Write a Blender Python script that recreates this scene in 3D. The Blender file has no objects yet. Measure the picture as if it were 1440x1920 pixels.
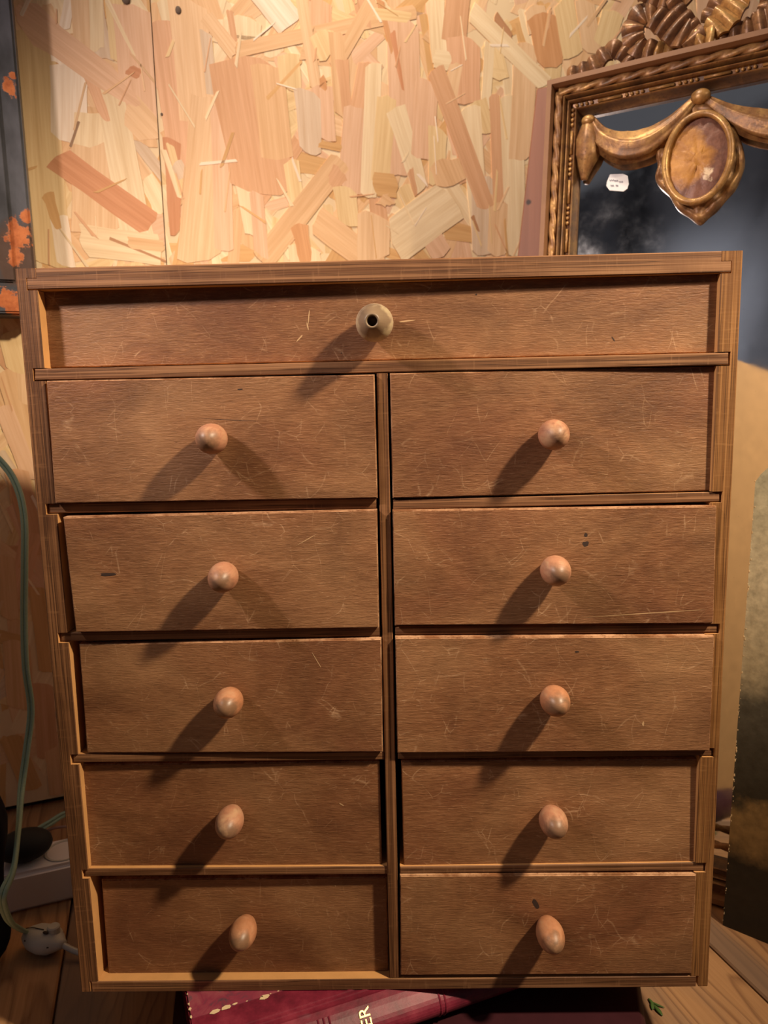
import bpy, bmesh, math, random
from mathutils import Vector, Matrix
R_ = math.radians
random.seed(11)
S = bpy.context.scene
COL = S.collection

# ------------------------------------------------------------------ camera
F = 1400.0
YAW, PITCH, ROLL = -0.0167, 0.1495, 0.0219
CAM = Vector((0.0097, -0.4897, 0.4889))
_f = Vector((math.sin(YAW)*math.cos(PITCH), math.cos(YAW)*math.cos(PITCH), -math.sin(PITCH)))
_r = Vector((math.cos(YAW), -math.sin(YAW), 0))
_d = _f.cross(_r)
RIGHT = math.cos(ROLL)*_r + math.sin(ROLL)*_d
DOWN = -math.sin(ROLL)*_r + math.cos(ROLL)*_d
FWD = _f
cd = bpy.data.cameras.new('camera')
cam = bpy.data.objects.new('camera', cd); COL.objects.link(cam)
cd.sensor_fit = 'VERTICAL'; cd.sensor_height = 24.0; cd.sensor_width = 18.0
cd.lens = F/1920*24.0
cd.clip_start = 0.01
cd.dof.use_dof = True; cd.dof.focus_distance = 0.50; cd.dof.aperture_fstop = 9.0
m = Matrix.Identity(4)
for i in range(3):
    m[i][0] = RIGHT[i]; m[i][1] = -DOWN[i]; m[i][2] = -FWD[i]; m[i][3] = CAM[i]
cam.matrix_world = m
S.camera = cam

# ------------------------------------------------------------------ world, lamps, exposure
w = bpy.data.worlds.new('room_world'); S.world = w; w.use_nodes = True
w.node_tree.nodes['Background'].inputs[0].default_value = (0.85, 0.83, 0.90, 1)
w.node_tree.nodes['Background'].inputs[1].default_value = 0.10
def lamp(name, loc, target, power, color, size, radius, blend):
    l = bpy.data.lights.new(name, 'SPOT'); o = bpy.data.objects.new(name, l); COL.objects.link(o)
    o.location = loc
    o.rotation_euler = (Vector(target)-Vector(loc)).to_track_quat('-Z', 'Y').to_euler()
    l.energy = power; l.color = color; l.spot_size = R_(size); l.spot_blend = blend
    l.shadow_soft_size = radius
    return o
lamp('warm_lamp_right', (0.71, -0.44, 1.18), (-0.03, 0.0, 0.44), 96, (1.0, 0.79, 0.54), 62, 0.036, 0.9)
lamp('cool_lamp_left', (-0.57, -0.31, 0.92), (0.08, 0.20, 0.72), 26, (1.0, 0.81, 0.72), 84, 0.03, 0.7)
lamp('overhead_wall_fill', (-0.05, 0.10, 1.50), (0.16, 0.60, 1.06), 30, (1.0, 0.82, 0.62), 98, 0.06, 0.8)  # added unseen spot, brightens the board wall and mirror frame from above
lamp('mirror_view_fill', (-2.0, -1.6, 2.3), (-2.2, -2.7, 1.2), 32, (0.95, 0.95, 1.0), 120, 0.10, 0.8)  # added unseen fill on wall_front, so the mirror does not reflect black
S.view_settings.view_transform = 'Standard'
S.view_settings.look = 'None'
S.view_settings.gamma = 1.0
S.view_settings.exposure = 0.0
S.view_settings.use_curve_mapping = False

# ------------------------------------------------------------------ helpers
def ray(px, py):
    return RIGHT*((px-720)/F) + DOWN*((py-960)/F) + FWD
def on_plane(px, py, p0, n):
    d = ray(px, py); n = Vector(n)
    return CAM + d*((Vector(p0)-CAM).dot(n)/d.dot(n))
def on_y(px, py, y=0.0): return on_plane(px, py, (0, y, 0), (0, 1, 0))
def on_z(px, py, z=0.0): return on_plane(px, py, (0, 0, z), (0, 0, 1))

def lin(c):
    return tuple(((v/255)/12.92 if v/255 <= .04045 else ((v/255+.055)/1.055)**2.4) for v in c)

def empty(name, loc=(0, 0, 0)):
    o = bpy.data.objects.new(name, None); COL.objects.link(o); o.location = loc
    o.empty_display_size = 0.02
    return o
def tag(o, label=None, cat=None, group=None, kind=None):
    if label: o['label'] = label
    if cat: o['category'] = cat
    if group: o['group'] = group
    if kind: o['kind'] = kind
    return o
def link(name, bm, mats, parent=None, origin=(0, 0, 0), smooth=False, poff=(0, 0, 0)):
    """one mesh object; geometry given in the parent's frame, origin moved to `origin`"""
    origin = Vector(origin)
    bmesh.ops.translate(bm, verts=bm.verts, vec=-origin)
    me = bpy.data.meshes.new(name); bm.to_mesh(me); bm.free()
    for mt in (mats if isinstance(mats, (list, tuple)) else [mats]): me.materials.append(mt)
    if smooth:
        for p in me.polygons: p.use_smooth = True
    o = bpy.data.objects.new(name, me); COL.objects.link(o)
    o.location = origin - Vector(poff)
    if parent: o.parent = parent
    return o
def add_box(bm, a, b, mi=0):
    x0, y0, z0 = a; x1, y1, z1 = b
    v = [bm.verts.new(p) for p in ((x0,y0,z0),(x1,y0,z0),(x1,y1,z0),(x0,y1,z0),(x0,y0,z1),(x1,y0,z1),(x1,y1,z1),(x0,y1,z1))]
    fs = []
    for q in ((0,3,2,1),(4,5,6,7),(0,1,5,4),(2,3,7,6),(1,2,6,5),(3,0,4,7)):
        f = bm.faces.new([v[i] for i in q]); f.material_index = mi; fs.append(f)
    return v, fs
def add_hexa(bm, pts, mi=0):
    """pts: 4 front (tl,tr,br,bl) + 4 back in the same order"""
    v = [bm.verts.new(p) for p in pts]
    fs = []
    for q in ((0,3,2,1),(4,5,6,7),(0,1,5,4),(2,3,7,6),(1,2,6,5),(3,0,4,7)):
        f = bm.faces.new([v[i] for i in q]); f.material_index = mi; fs.append(f)
    bmesh.ops.recalc_face_normals(bm, faces=fs)
    return v, fs
def add_prism(bm, poly, off, mi=0):
    """extrude a closed planar polygon by vector off"""
    off = Vector(off)
    a = [bm.verts.new(Vector(p)) for p in poly]
    b = [bm.verts.new(Vector(p)+off) for p in poly]
    fs = [bm.faces.new(a), bm.faces.new(list(reversed(b)))]
    n = len(poly)
    for i in range(n):
        fs.append(bm.faces.new([a[(i+1) % n], a[i], b[i], b[(i+1) % n]]))
    for f in fs: f.material_index = mi
    bmesh.ops.recalc_face_normals(bm, faces=fs)
    return fs
def catmull(pts, n=8):
    pts = [Vector(p) for p in pts]; out = []
    P = [pts[0]*2-pts[1]] + pts + [pts[-1]*2-pts[-2]]
    for i in range(1, len(P)-2):
        for k in range(n):
            t = k/n; a, b, c, d = P[i-1], P[i], P[i+1], P[i+2]
            out.append(0.5*((2*b)+(c-a)*t+(2*a-5*b+4*c-d)*t*t+(3*b-a-3*c+d)*t*t*t))
    out.append(pts[-1]); return out
def add_sweep(bm, path, section, up=(0, 0, 1), closed=False, mi=0, caps=True):
    """section(i, n, t) -> list of (a, b) in the (side, up) frame"""
    path = [Vector(p) for p in path]; n = len(path); rings = []
    up = Vector(up)
    for i, p in enumerate(path):
        if closed: t = (path[(i+1) % n]-path[i-1]).normalized()
        else: t = (path[min(i+1, n-1)]-path[max(i-1, 0)]).normalized()
        side = t.cross(up)
        if side.length < 1e-5: side = t.orthogonal()
        side.normalize(); u = side.cross(t).normalized()
        rings.append([bm.verts.new(p+side*a+u*b) for a, b in section(i, n, i/(n-1))])
    fs = []; k = len(rings[0])
    for i in range(n if closed else n-1):
        A, B = rings[i], rings[(i+1) % n]
        for j in range(k):
            fs.append(bm.faces.new([A[j], A[(j+1) % k], B[(j+1) % k], B[j]]))
    if caps and not closed:
        fs.append(bm.faces.new(list(reversed(rings[0])))); fs.append(bm.faces.new(rings[-1]))
    for f in fs: f.material_index = mi
    bmesh.ops.recalc_face_normals(bm, faces=fs)
    return fs
def circ(r, k=10, sx=1, sy=1):
    return [(r*sx*math.cos(2*math.pi*j/k), r*sy*math.sin(2*math.pi*j/k)) for j in range(k)]
def add_lathe(bm, prof, c, axis, seg=28, mi=0):
    """prof: (radius, distance along axis)"""
    axis = Vector(axis).normalized(); c = Vector(c)
    a = axis.orthogonal().normalized(); b = axis.cross(a)
    rings = []
    for r, h in prof:
        if r < 1e-6: rings.append([bm.verts.new(c+axis*h)])
        else: rings.append([bm.verts.new(c+axis*h+(a*math.cos(2*math.pi*j/seg)+b*math.sin(2*math.pi*j/seg))*r) for j in range(seg)])
    fs = []
    for A, B in zip(rings, rings[1:]):
        for j in range(seg):
            j2 = (j+1) % seg
            if len(A) == 1 and len(B) == 1: continue
            if len(A) == 1: fs.append(bm.faces.new([A[0], B[j2], B[j]]))
            elif len(B) == 1: fs.append(bm.faces.new([A[j], A[j2], B[0]]))
            else: fs.append(bm.faces.new([A[j], A[j2], B[j2], B[j]]))
    for f in fs: f.material_index = mi
    bmesh.ops.recalc_face_normals(bm, faces=fs)
    return fs
def add_ball(bm, c, r, sx=1, sy=1, sz=1, u=12, v=8, mi=0, M=None):
    r0 = bmesh.ops.create_uvsphere(bm, u_segments=u, v_segments=v, radius=r)
    T = Matrix.Translation(Vector(c)) @ (M.to_4x4() if M else Matrix.Identity(4)) @ Matrix.Diagonal((sx, sy, sz, 1))
    bmesh.ops.transform(bm, matrix=T, verts=r0['verts'])
    for vv in r0['verts']:
        for f in vv.link_faces: f.material_index = mi
    return r0['verts']

# ------------------------------------------------------------------ materials
class N:
    def __init__(s, name):
        s.m = bpy.data.materials.new(name); s.m.use_nodes = True
        s.t = s.m.node_tree; s.b = s.t.nodes['Principled BSDF']
    def n(s, typ, **kw):
        x = s.t.nodes.new(typ)
        for k, v in kw.items():
            if k in x.inputs.keys(): x.inputs[k].default_value = v
            else: setattr(x, k, v)
        return x
    def l(s, a, b): s.t.links.new(a, b)
    def coord(s, kind='Object', scale=(1, 1, 1), rand=True, rot=(0, 0, 0)):
        tc = s.n('ShaderNodeTexCoord'); mp = s.n('ShaderNodeMapping')
        mp.inputs['Scale'].default_value = scale; mp.inputs['Rotation'].default_value = rot
        if kind in ('Object', 'UV', 'Generated'): s.l(tc.outputs[kind], mp.inputs['Vector'])
        return mp.outputs['Vector']
    def rnd(s, k=50.0):
        oi = s.n('ShaderNodeObjectInfo'); mm = s.n('ShaderNodeMath', operation='MULTIPLY'); mm.inputs[1].default_value = k
        s.l(oi.outputs['Random'], mm.inputs[0]); return mm.outputs[0]
    def noise(s, vec, scale=1.0, detail=4.0, rough=0.6, wsock=None, dist=0.0):
        x = s.n('ShaderNodeTexNoise', noise_dimensions='4D')
        x.inputs['Scale'].default_value = scale; x.inputs['Detail'].default_value = detail
        x.inputs['Roughness'].default_value = rough; x.inputs['Distortion'].default_value = dist
        s.l(vec, x.inputs['Vector'])
        if wsock is not None: s.l(wsock, x.inputs['W'])
        return x.outputs['Fac']
    def ramp(s, fac, stops, interp='LINEAR'):
        x = s.n('ShaderNodeValToRGB'); x.color_ramp.interpolation = interp
        e = x.color_ramp.elements
        while len(e) < len(stops): e.new(0.5)
        for i, (p, c) in enumerate(stops):
            e[i].position = p; e[i].color = (*(c if not isinstance(c, (int, float)) else (c, c, c)), 1)
        s.l(fac, x.inputs[0]); return x.outputs[0]
    def mix(s, a, b, fac, typ='MIX'):
        x = s.n('ShaderNodeMix', data_type='RGBA', blend_type=typ)
        for sock, val in ((x.inputs[0], fac), (x.inputs[6], a), (x.inputs[7], b)):
            if hasattr(val, 'node'): s.l(val, sock)
            elif isinstance(val, (int, float)): sock.default_value = val
            else: sock.default_value = (*val, 1)
        return x.outputs[2]
    def math(s, op, a, b=None):
        x = s.n('ShaderNodeMath', operation=op)
        for i, v in enumerate((a, b)):
            if v is None: continue
            if hasattr(v, 'node'): s.l(v, x.inputs[i])
            else: x.inputs[i].default_value = v
        return x.outputs[0]
    def spot(s, p, r, soft=1.0, noise=None, amt=0.0):
        """1 inside a ball of radius r round object-space point p (wear of its own shape)"""
        tc = s.n('ShaderNodeTexCoord'); d = s.n('ShaderNodeVectorMath', operation='DISTANCE')
        s.l(tc.outputs['Object'], d.inputs[0]); d.inputs[1].default_value = p
        v = s.math('DIVIDE', d.outputs['Value'], r)
        if noise is not None: v = s.math('ADD', v, s.math('MULTIPLY', s.math('SUBTRACT', noise, 0.5), amt))
        return s.ramp(v, [(max(0, 1-soft), 1.0), (1.0, 0.0)])
    def out(s, col, rough=0.5, metal=0.0, bump=None, bs=0.3, bd=0.001, spec=0.5, coat=0.0):
        b = s.b
        for k, v in (('Base Color', col), ('Roughness', rough), ('Metallic', metal)):
            if hasattr(v, 'node'): s.l(v, b.inputs[k])
            elif isinstance(v, (int, float)): b.inputs[k].default_value = v
            else: b.inputs[k].default_value = (*v, 1)
        b.inputs['Specular IOR Level'].default_value = spec
        b.inputs['Coat Weight'].default_value = coat
        if bump is not None:
            x = s.n('ShaderNodeBump'); x.inputs['Strength'].default_value = bs; x.inputs['Distance'].default_value = bd
            s.l(bump, x.inputs['Height']); s.l(x.outputs[0], b.inputs['Normal'])
        return s.m

def plain(name, c, rough=0.5, metal=0.0, var=0.15, scale=60, spec=0.5):
    n = N(name); v = n.coord()
    f = n.noise(v, scale, 4)
    col = n.mix(tuple(x*(1-var) for x in c), tuple(min(1, x*(1+var)) for x in c), f)
    return n.out(col, rough, metal, f, 0.1, 0.0005, spec)

def drawer_mat():
    n = N('drawer_front_wood'); w_ = n.rnd(80)
    big = n.noise(n.coord(scale=(11, 11, 20)), 1, 5, 0.62, w_, 1.0)
    fine = n.noise(n.coord(scale=(105, 10, 900)), 1, 5, 0.65, w_, 0.3)
    fleck = n.noise(n.coord(scale=(230, 10, 1700)), 1, 3, 0.55, w_, 0.4)
    broad = n.noise(n.coord(scale=(5, 5, 34)), 1, 4, 0.6, w_, 0.8)
    blot = n.noise(n.coord(scale=(9, 9, 13)), 1, 3, 0.55, w_, 0.4)
    base = n.ramp(broad, [(0.25, (.140, .052, .019)), (0.5, (.212, .090, .036)), (0.75, (.275, .130, .057))])
    base = n.mix(base, n.ramp(fine, [(0.3, (.080, .029, .010)), (0.5, (.212, .090, .036)), (0.72, (.36, .185, .085))]), 0.5)
    base = n.mix(base, (.30, .165, .075), n.ramp(blot, [(0.45, 0.0), (0.75, 0.6)]))
    base = n.mix(base, (.195, .066, .030), n.ramp(blot, [(0.25, 0.6), (0.45, 0.0)]))
    base = n.mix(base, (.55, .34, .19), n.ramp(fleck, [(0.63, 0.0), (0.75, 0.6)]))
    base = n.mix(base, (.07, .028, .012), n.ramp(fleck, [(0.26, 0.6), (0.38, 0.0)]))
    # scratches: thin bent lines, only in places
    for sc, rot in (((26, 26, 40), 0.5), ((46, 46, 30), -0.7)):
        wv = n.n('ShaderNodeTexNoise'); wv.inputs['Scale'].default_value = 18; n.l(n.coord(), wv.inputs['Vector'])
        va = n.n('ShaderNodeVectorMath', operation='MULTIPLY_ADD'); n.l(wv.outputs['Color'], va.inputs[0]); va.inputs[1].default_value = (1.1, 1.1, 1.1); n.l(n.coord(scale=sc, rot=(0, rot, 0)), va.inputs[2])
        vo = n.n('ShaderNodeTexVoronoi', feature='DISTANCE_TO_EDGE', voronoi_dimensions='4D')
        vo.inputs['Scale'].default_value = 1.0; n.l(va.outputs[0], vo.inputs['Vector']); n.l(w_, vo.inputs['W'])
        mask = n.noise(n.coord(scale=(55, 55, 55)), 1, 4, 0.7, w_)
        sfac = n.math('MULTIPLY', n.ramp(vo.outputs['Distance'], [(0.0, 1.0), (0.012, 0.0)]), n.ramp(mask, [(0.50, 0.0), (0.64, 0.5)]))
        base = n.mix(base, (.55, .35, .20), sfac)
    base = n.mix(base, n.ramp(big, [(.30, (.50, .44, .40)), (.50, (.98, .97, .96)), (.68, (1.35, 1.38, 1.42))]), .75, 'MULTIPLY')
    h = n.math('ADD', n.math('MULTIPLY', fine, 1.0), n.math('MULTIPLY', fleck, 0.7))
    return n.out(base, n.ramp(fine, [(0.3, 0.48), (0.7, 0.6)]), 0, h, 0.5, 0.0008, 0.4)

def ply_mat(name, axis, dark, mid, light, bump=0.4):
    """plywood edge: plies run along `axis`"""
    n = N(name); w_ = n.rnd(80)
    sc = {'x': (9, 500, 900), 'z': (900, 500, 9)}[axis]
    sc2 = {'x': (420, 60, 60), 'z': (60, 60, 420)}[axis]
    ply = n.noise(n.coord(scale=sc), 0.55, 3, 0.5, w_)
    fine = n.noise(n.coord(scale=tuple(v*1.0 for v in sc)), 1.6, 3, 0.6, w_)
    cross = n.noise(n.coord(scale=sc2), 1.0, 2, 0.5, w_)
    blot = n.noise(n.coord(scale=(16, 16, 16)), 1, 3, 0.6, w_)
    base = n.ramp(ply, [(0.38, dark), (0.53, mid), (0.68, light)])
    base = n.mix(base, n.ramp(fine, [(0.35, dark), (0.65, light)]), 0.35)
    base = n.mix(base, tuple(v*.45 for v in dark), n.ramp(ply, [(0.46, 0.0), (0.485, 0.75), (0.50, 0.75), (0.525, 0.0)]))
    base = n.mix(base, light, n.ramp(cross, [(0.6, 0.0), (0.75, 0.35)]))
    base = n.mix(base, dark, n.ramp(blot, [(0.3, 0.6), (0.5, 0.0)]))
    h = n.math('ADD', ply, n.math('MULTIPLY', cross, 0.35))
    return n.out(base, 0.6, 0, h, bump, 0.0008, 0.3)

def raw_mat(name='raw_ply_wood', c=(.52, .27, .10)):
    n = N(name); w_ = n.rnd(60)
    f = n.noise(n.coord(scale=(60, 60, 60)), 1, 5, 0.6, w_)
    col = n.mix(tuple(v*0.72 for v in c), tuple(min(1, v*1.2) for v in c), f)
    return n.out(col, 0.65, 0, f, 0.15, 0.0006, 0.25)

def knob_mat(name, c1, c2, c3):
    n = N(name); w_ = n.rnd(90)
    f = n.noise(n.coord(scale=(90, 60, 90)), 1, 4, 0.6, w_, 0.6)
    g = n.noise(n.coord(scale=(120, 120, 700)), 1, 3, 0.6, w_)
    col = n.ramp(f, [(0.33, c1), (0.52, c2), (0.72, c3)])
    col = n.mix(col, tuple(v*0.75 for v in c1), n.ramp(g, [(0.45, 0.0), (0.7, 0.4)]))
    # darkened handled tip (grime on the end grain)
    tc = n.n('ShaderNodeTexCoord'); sx = n.n('ShaderNodeSeparateXYZ'); n.l(tc.outputs['Object'], sx.inputs[0])
    tip = n.math('ADD', sx.outputs['Y'], n.math('MULTIPLY', n.math('SUBTRACT', f, 0.5), 0.03))
    col = n.mix(col, (.15, .095, .055), n.ramp(n.math('MULTIPLY', tip, -30.0), [(0.60, 0.0), (0.80, 0.75)]))
    return n.out(col, n.ramp(f, [(.3, .36), (.7, .55)]), 0, g, 0.15, 0.0005, 0.45)

def osb_mat(name='osb_strand_wood'):
    n = N(name)
    at = n.n('ShaderNodeAttribute', attribute_name='tone'); col = at.outputs['Color']
    uv = n.coord('UV', (14, 420, 1)); uv2 = n.coord('UV', (5, 130, 1))
    g = n.noise(uv, 1, 4, 0.6); g2 = n.noise(uv2, 1, 3, 0.55, None, 0.5)
    sp = n.noise(n.coord('UV', (300, 900, 1)), 1, 2, 0.5)
    c = n.mix(col, n.ramp(g2, [(0.3, (.72, .62, .50)), (0.6, (1, 1, 1))]), 0.5, 'MULTIPLY')
    c = n.mix(c, n.ramp(g, [(0.3, (.84, .74, .62)), (0.6, (1, 1, 1))]), 0.6, 'MULTIPLY')
    c = n.mix(c, (.50, .30, .14), n.ramp(sp, [(0.70, 0.0), (0.8, 0.35)]))
    return n.out(c, 0.58, 0, g, 0.12, 0.0004, 0.35)

def floor_mat():
    n = N('pine_plank_wood'); w_ = n.rnd(40)
    tc = n.n('ShaderNodeTexCoord')
    # growth rings cut flat: stretched rings give long cathedral lines
    warp = n.noise(n.coord(scale=(3.2, 16, 1)), 1, 2, 0.5, w_)
    sx = n.n('ShaderNodeSeparateXYZ'); n.l(tc.outputs['Object'], sx.inputs[0])
    rr = n.math('ADD', n.math('MULTIPLY', sx.outputs['Y'], 55.0), n.math('MULTIPLY', warp, 13.0))
    saw = n.math('FRACT', rr)
    late = n.ramp(saw, [(0.0, 0.0), (0.55, 0.05), (0.86, 0.85), (1.0, 0.0)])
    fine = n.noise(n.coord(scale=(12, 500, 5)), 1, 4, 0.6, w_)
    blot = n.noise(n.coord(scale=(5, 14, 5)), 1, 4, 0.6, w_)
    c = n.mix((.46, .245, .110), (.17, .070, .030), late)
    c = n.mix(c, n.ramp(fine, [(0.3, (.25, .12, .055)), (0.65, (.52, .30, .15))]), 0.3)
    c = n.mix(c, (.20, .14, .105), n.ramp(blot, [(0.5, 0.0), (0.7, 0.6)]))
    # greyed, worn strip along one long edge
    edge = n.math('ADD', sx.outputs['Y'], n.math('MULTIPLY', n.math('SUBTRACT', blot, 0.5), 0.03))
    c = n.mix(c, (.20, .135, .10), n.ramp(n.math('MULTIPLY', edge, 10.0), [(0.30, 0.0), (0.46, 0.75)]))
    return n.out(c, 0.55, 0, n.math('ADD', late, fine), 0.2, 0.0008, 0.35)

def gold_mat(name, dk=(.075, .034, .013), md=(.27, .128, .050), lt=(.52, .30, .11), rough=0.45):
    n = N(name); w_ = n.rnd(30)
    f = n.noise(n.coord(scale=(55, 55, 55)), 1, 5, 0.65, w_, 0.4)
    g = n.noise(n.coord(scale=(300, 300, 300)), 1, 3, 0.6, w_)
    c = n.ramp(f, [(0.28, dk), (0.47, md), (0.66, lt)])
    c = n.mix(c, dk, n.ramp(g, [(0.3, 0.6), (0.45, 0.0)]))
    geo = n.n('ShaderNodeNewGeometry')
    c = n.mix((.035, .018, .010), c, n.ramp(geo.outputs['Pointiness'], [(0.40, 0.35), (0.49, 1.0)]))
    return n.out(c, rough, n.ramp(f, [(0.35, 0.05), (0.65, 0.45)]), n.math('ADD', f, g), 0.25, 0.001, 0.5)

M = {}
M['drawer'] = drawer_mat()
M['ply_x'] = ply_mat('ply_edge_along_x', 'x', (.095, .036, .014), (.200, .090, .038), (.34, .175, .085))
M['ply_z'] = ply_mat('ply_edge_along_z', 'z', (.070, .026, .009), (.170, .072, .027), (.31, .150, .066))
M['ply_zr'] = ply_mat('ply_edge_golden', 'z', (.14, .054, .014), (.25, .110, .032), (.38, .190, .068))
M['raw'] = raw_mat()
M['side'] = raw_mat('case_outer_wood', (.56, .33, .15))
def edge_mat():
    n = N('worn_edge_wood'); w_ = n.rnd(60)
    f = n.noise(n.coord(scale=(45, 45, 45)), 1, 5, 0.7, w_); g = n.noise(n.coord(scale=(400, 400, 400)), 1, 2, 0.6, w_)
    c = n.mix((.24, .105, .045), (.50, .29, .16), n.ramp(f, [(.42, 0.), (.60, 1.)]))
    c = n.mix(c, (.16, .065, .028), n.ramp(g, [(.55, 0.), (.66, .7)]))
    return n.out(c, .6, 0, g, .3, .0006, .3)
M['edge'] = edge_mat()
M['dark'] = plain('dark_void', (.015, .010, .007), 0.9)
M['stain'] = plain('dark_stain', (.035, .018, .012), 0.7)
M['scar'] = plain('pale_scar', (.48, .30, .15), 0.7)
M['knob'] = knob_mat('pink_knob_wood', (.36, .15, .085), (.43, .21, .12), (.47, .30, .17))
M['knob2'] = knob_mat('orange_knob_wood', (.38, .16, .075), (.44, .20, .10), (.47, .27, .15))
M['knob_grey'] = knob_mat('grey_knob_wood', (.32, .235, .165), (.39, .29, .18), (.42, .34, .19))
M['osb'] = osb_mat()
M['plank'] = floor_mat()

# ------------------------------------------------------------------ the wall
WA = R_(22)
WO = Vector((-0.412, 0.37, 0)); WU = Vector((math.cos(WA), math.sin(WA), 0)); WN = Vector((math.sin(WA), -math.cos(WA), 0))
def wall_sz(px, py, off=0.0):
    p = on_plane(px, py, WO+WN*off, WN); d = p-WO
    return d.dot(WU), p.z
wall = empty('wall_back', WO); wall.rotation_euler = (0, 0, WA); tag(wall, 'pale oriented strand board wall behind the chest', kind='structure')
# wall frame: x along the wall, -y towards the room, z up
seam0 = wall_sz(282, 0); seam1 = wall_sz(312, 495)
seam_s = (seam0[0]+seam1[0])/2
sheets = []
base_mat = N('osb_core'); base_mat = base_mat.out(base_mat.mix((.72, .53, .32), (.84, .66, .42), base_mat.noise(base_mat.coord(scale=(30, 30, 8)), 1, 4)), 0.7)
for a, b in ((-0.75, seam_s-0.0006), (seam_s+0.0006, 1.9)):
    bm = bmesh.new(); add_box(bm, (a, 0.0, 0.010), (b, 0.012, 1.75))
    o = link('board_sheet', bm, base_mat, wall, (a, 0, 0)); sheets.append((o, a, b))
bm = bmesh.new(); add_box(bm, (-0.75, 0.0125, 0), (1.9, 0.05, 1.75)); link('wall_backing', bm, M['dark'], wall)

TONE = {k: lin(v) for k, v in dict(
    cream=(248, 232, 196), yellow=(240, 216, 166), white=(252, 242, 226), peach=(239, 206, 166), tan=(232, 194, 150),
    pink=(236, 198, 168), pink2=(231, 184, 150), redtan=(222, 174, 136), red=(206, 140, 102), orange=(214, 156, 106),
    amber=(220, 176, 116), dark=(128, 98, 82), brown=(176, 124, 86), grey=(220, 202, 180)).items()}
TONE = {k: tuple(g*(.78*c+.22*m_) for c, m_, g in zip(v, (.82, .58, .35), (1.0, .97, .96))) for k, v in TONE.items()}
def strand_shape(bm, L, W_, y0, th, tone, rag=0.12, ox=0.0, oz=0.0, ang=0.0, uvl=None, tl=None, taper=1.0, n=5, point=0.0):
    """a flat wood flake; local x along grain. faces the room (-y)"""
    top = []
    W0, W1 = W_*(2-taper if taper > 1 else 1), W_*(taper if taper < 1 else 1)
    for i in range(n):
        if i == 0: sk = random.uniform(-1, 1)*rag*2.2
        t = i/(n-1)-0.5; top.append((-L/2 + ((random.random()-.5)*rag*.7+sk*t)*W_ + abs(t)**2*(4*point+.5)*W_, t*W0))
    for t_ in (-0.16, 0.18):
        top.append((L*t_+random.uniform(-.05, .05)*L, (W0+W1)/4*random.uniform(.93, 1.05)))
    for i in range(n):
        if i == 0: sk = random.uniform(-1, 1)*rag*2.2
        t = 0.5-i/(n-1); top.append((L/2 + ((random.random()-.5)*rag*.7+sk*t)*W_ - abs(t)**2*(4*point+.5)*W_, t*W1))
    for t_ in (0.16, -0.18):
        top.append((L*t_+random.uniform(-.05, .05)*L, -(W0+W1)/4*random.uniform(.93, 1.05)))
    ca, sa = math.cos(ang), math.sin(ang); u0 = random.uniform(0, 50); v0 = random.uniform(0, 50)
    A = [bm.verts.new((ox+x*ca-z*sa, y0-th, oz+x*sa+z*ca)) for x, z in top]
    B = [bm.verts.new((ox+x*ca-z*sa, y0, oz+x*sa+z*ca)) for x, z in top]
    fs = [bm.faces.new(A)]
    k = len(A)
    for i in range(k): fs.append(bm.faces.new([A[(i+1) % k], A[i], B[i], B[(i+1) % k]]))
    fs[0].normal_update()
    if fs[0].normal.y > 0:
        for f in fs: f.normal_flip()
    pos = {}
    for (x, z), a, b in zip(top, A, B): pos[a] = (x, z); pos[b] = (x, z)
    for f in fs:
        for lp in f.loops:
            x, z = pos[lp.vert]; lp[uvl].uv = (x+u0, z+v0); lp[tl] = (*tone, 1)
def new_strand_bm():
    bm = bmesh.new(); return bm, bm.loops.layers.uv.new('UVMap'), bm.loops.layers.float_color.new('tone')
def jit(c, k=0.06):
    q = 1+random.uniform(-k, k); return tuple(min(1, v*q) for v in c)

# layer of small pressed flakes nobody could count, one object per sheet
names = ['cream', 'yellow', 'peach', 'peach', 'tan', 'cream', 'pink', 'amber', 'tan', 'yellow']
for o, a, b in sheets:
    bm, uvl, tl = new_strand_bm()
    s0, s1 = max(a, -0.5), min(b, 1.35)
    for k in range(int(1500*(s1-s0))):
        L = random.uniform(.04, .13); W_ = random.uniform(.010, .032)
        ang = R_(90+random.gauss(0, 32)) if random.random() < .85 else R_(random.gauss(0, 25))
        s = random.uniform(s0, s1); z = random.uniform(.01, 1.25)
        strand_shape(bm, L, W_, 0.0, random.uniform(.0001, .0004), jit(TONE[random.choice(names)], .06), 0.3, s, z, ang, uvl, tl, random.uniform(.6, 1.3), 4)
    for pl_, no in (((a, 0, 0), (-1, 0, 0)), ((b, 0, 0), (1, 0, 0)), ((0, 0, .012), (0, 0, -1))):
        bmesh.ops.bisect_plane(bm, geom=bm.verts[:]+bm.edges[:]+bm.faces[:], plane_co=pl_, plane_no=no, clear_outer=True)
    x = link('pressed_flakes', bm, M['osb'], o, (0, 0, 0)); x.location = (-a, 0, 0); x['kind'] = 'stuff'
layer = [0.00042]
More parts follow.
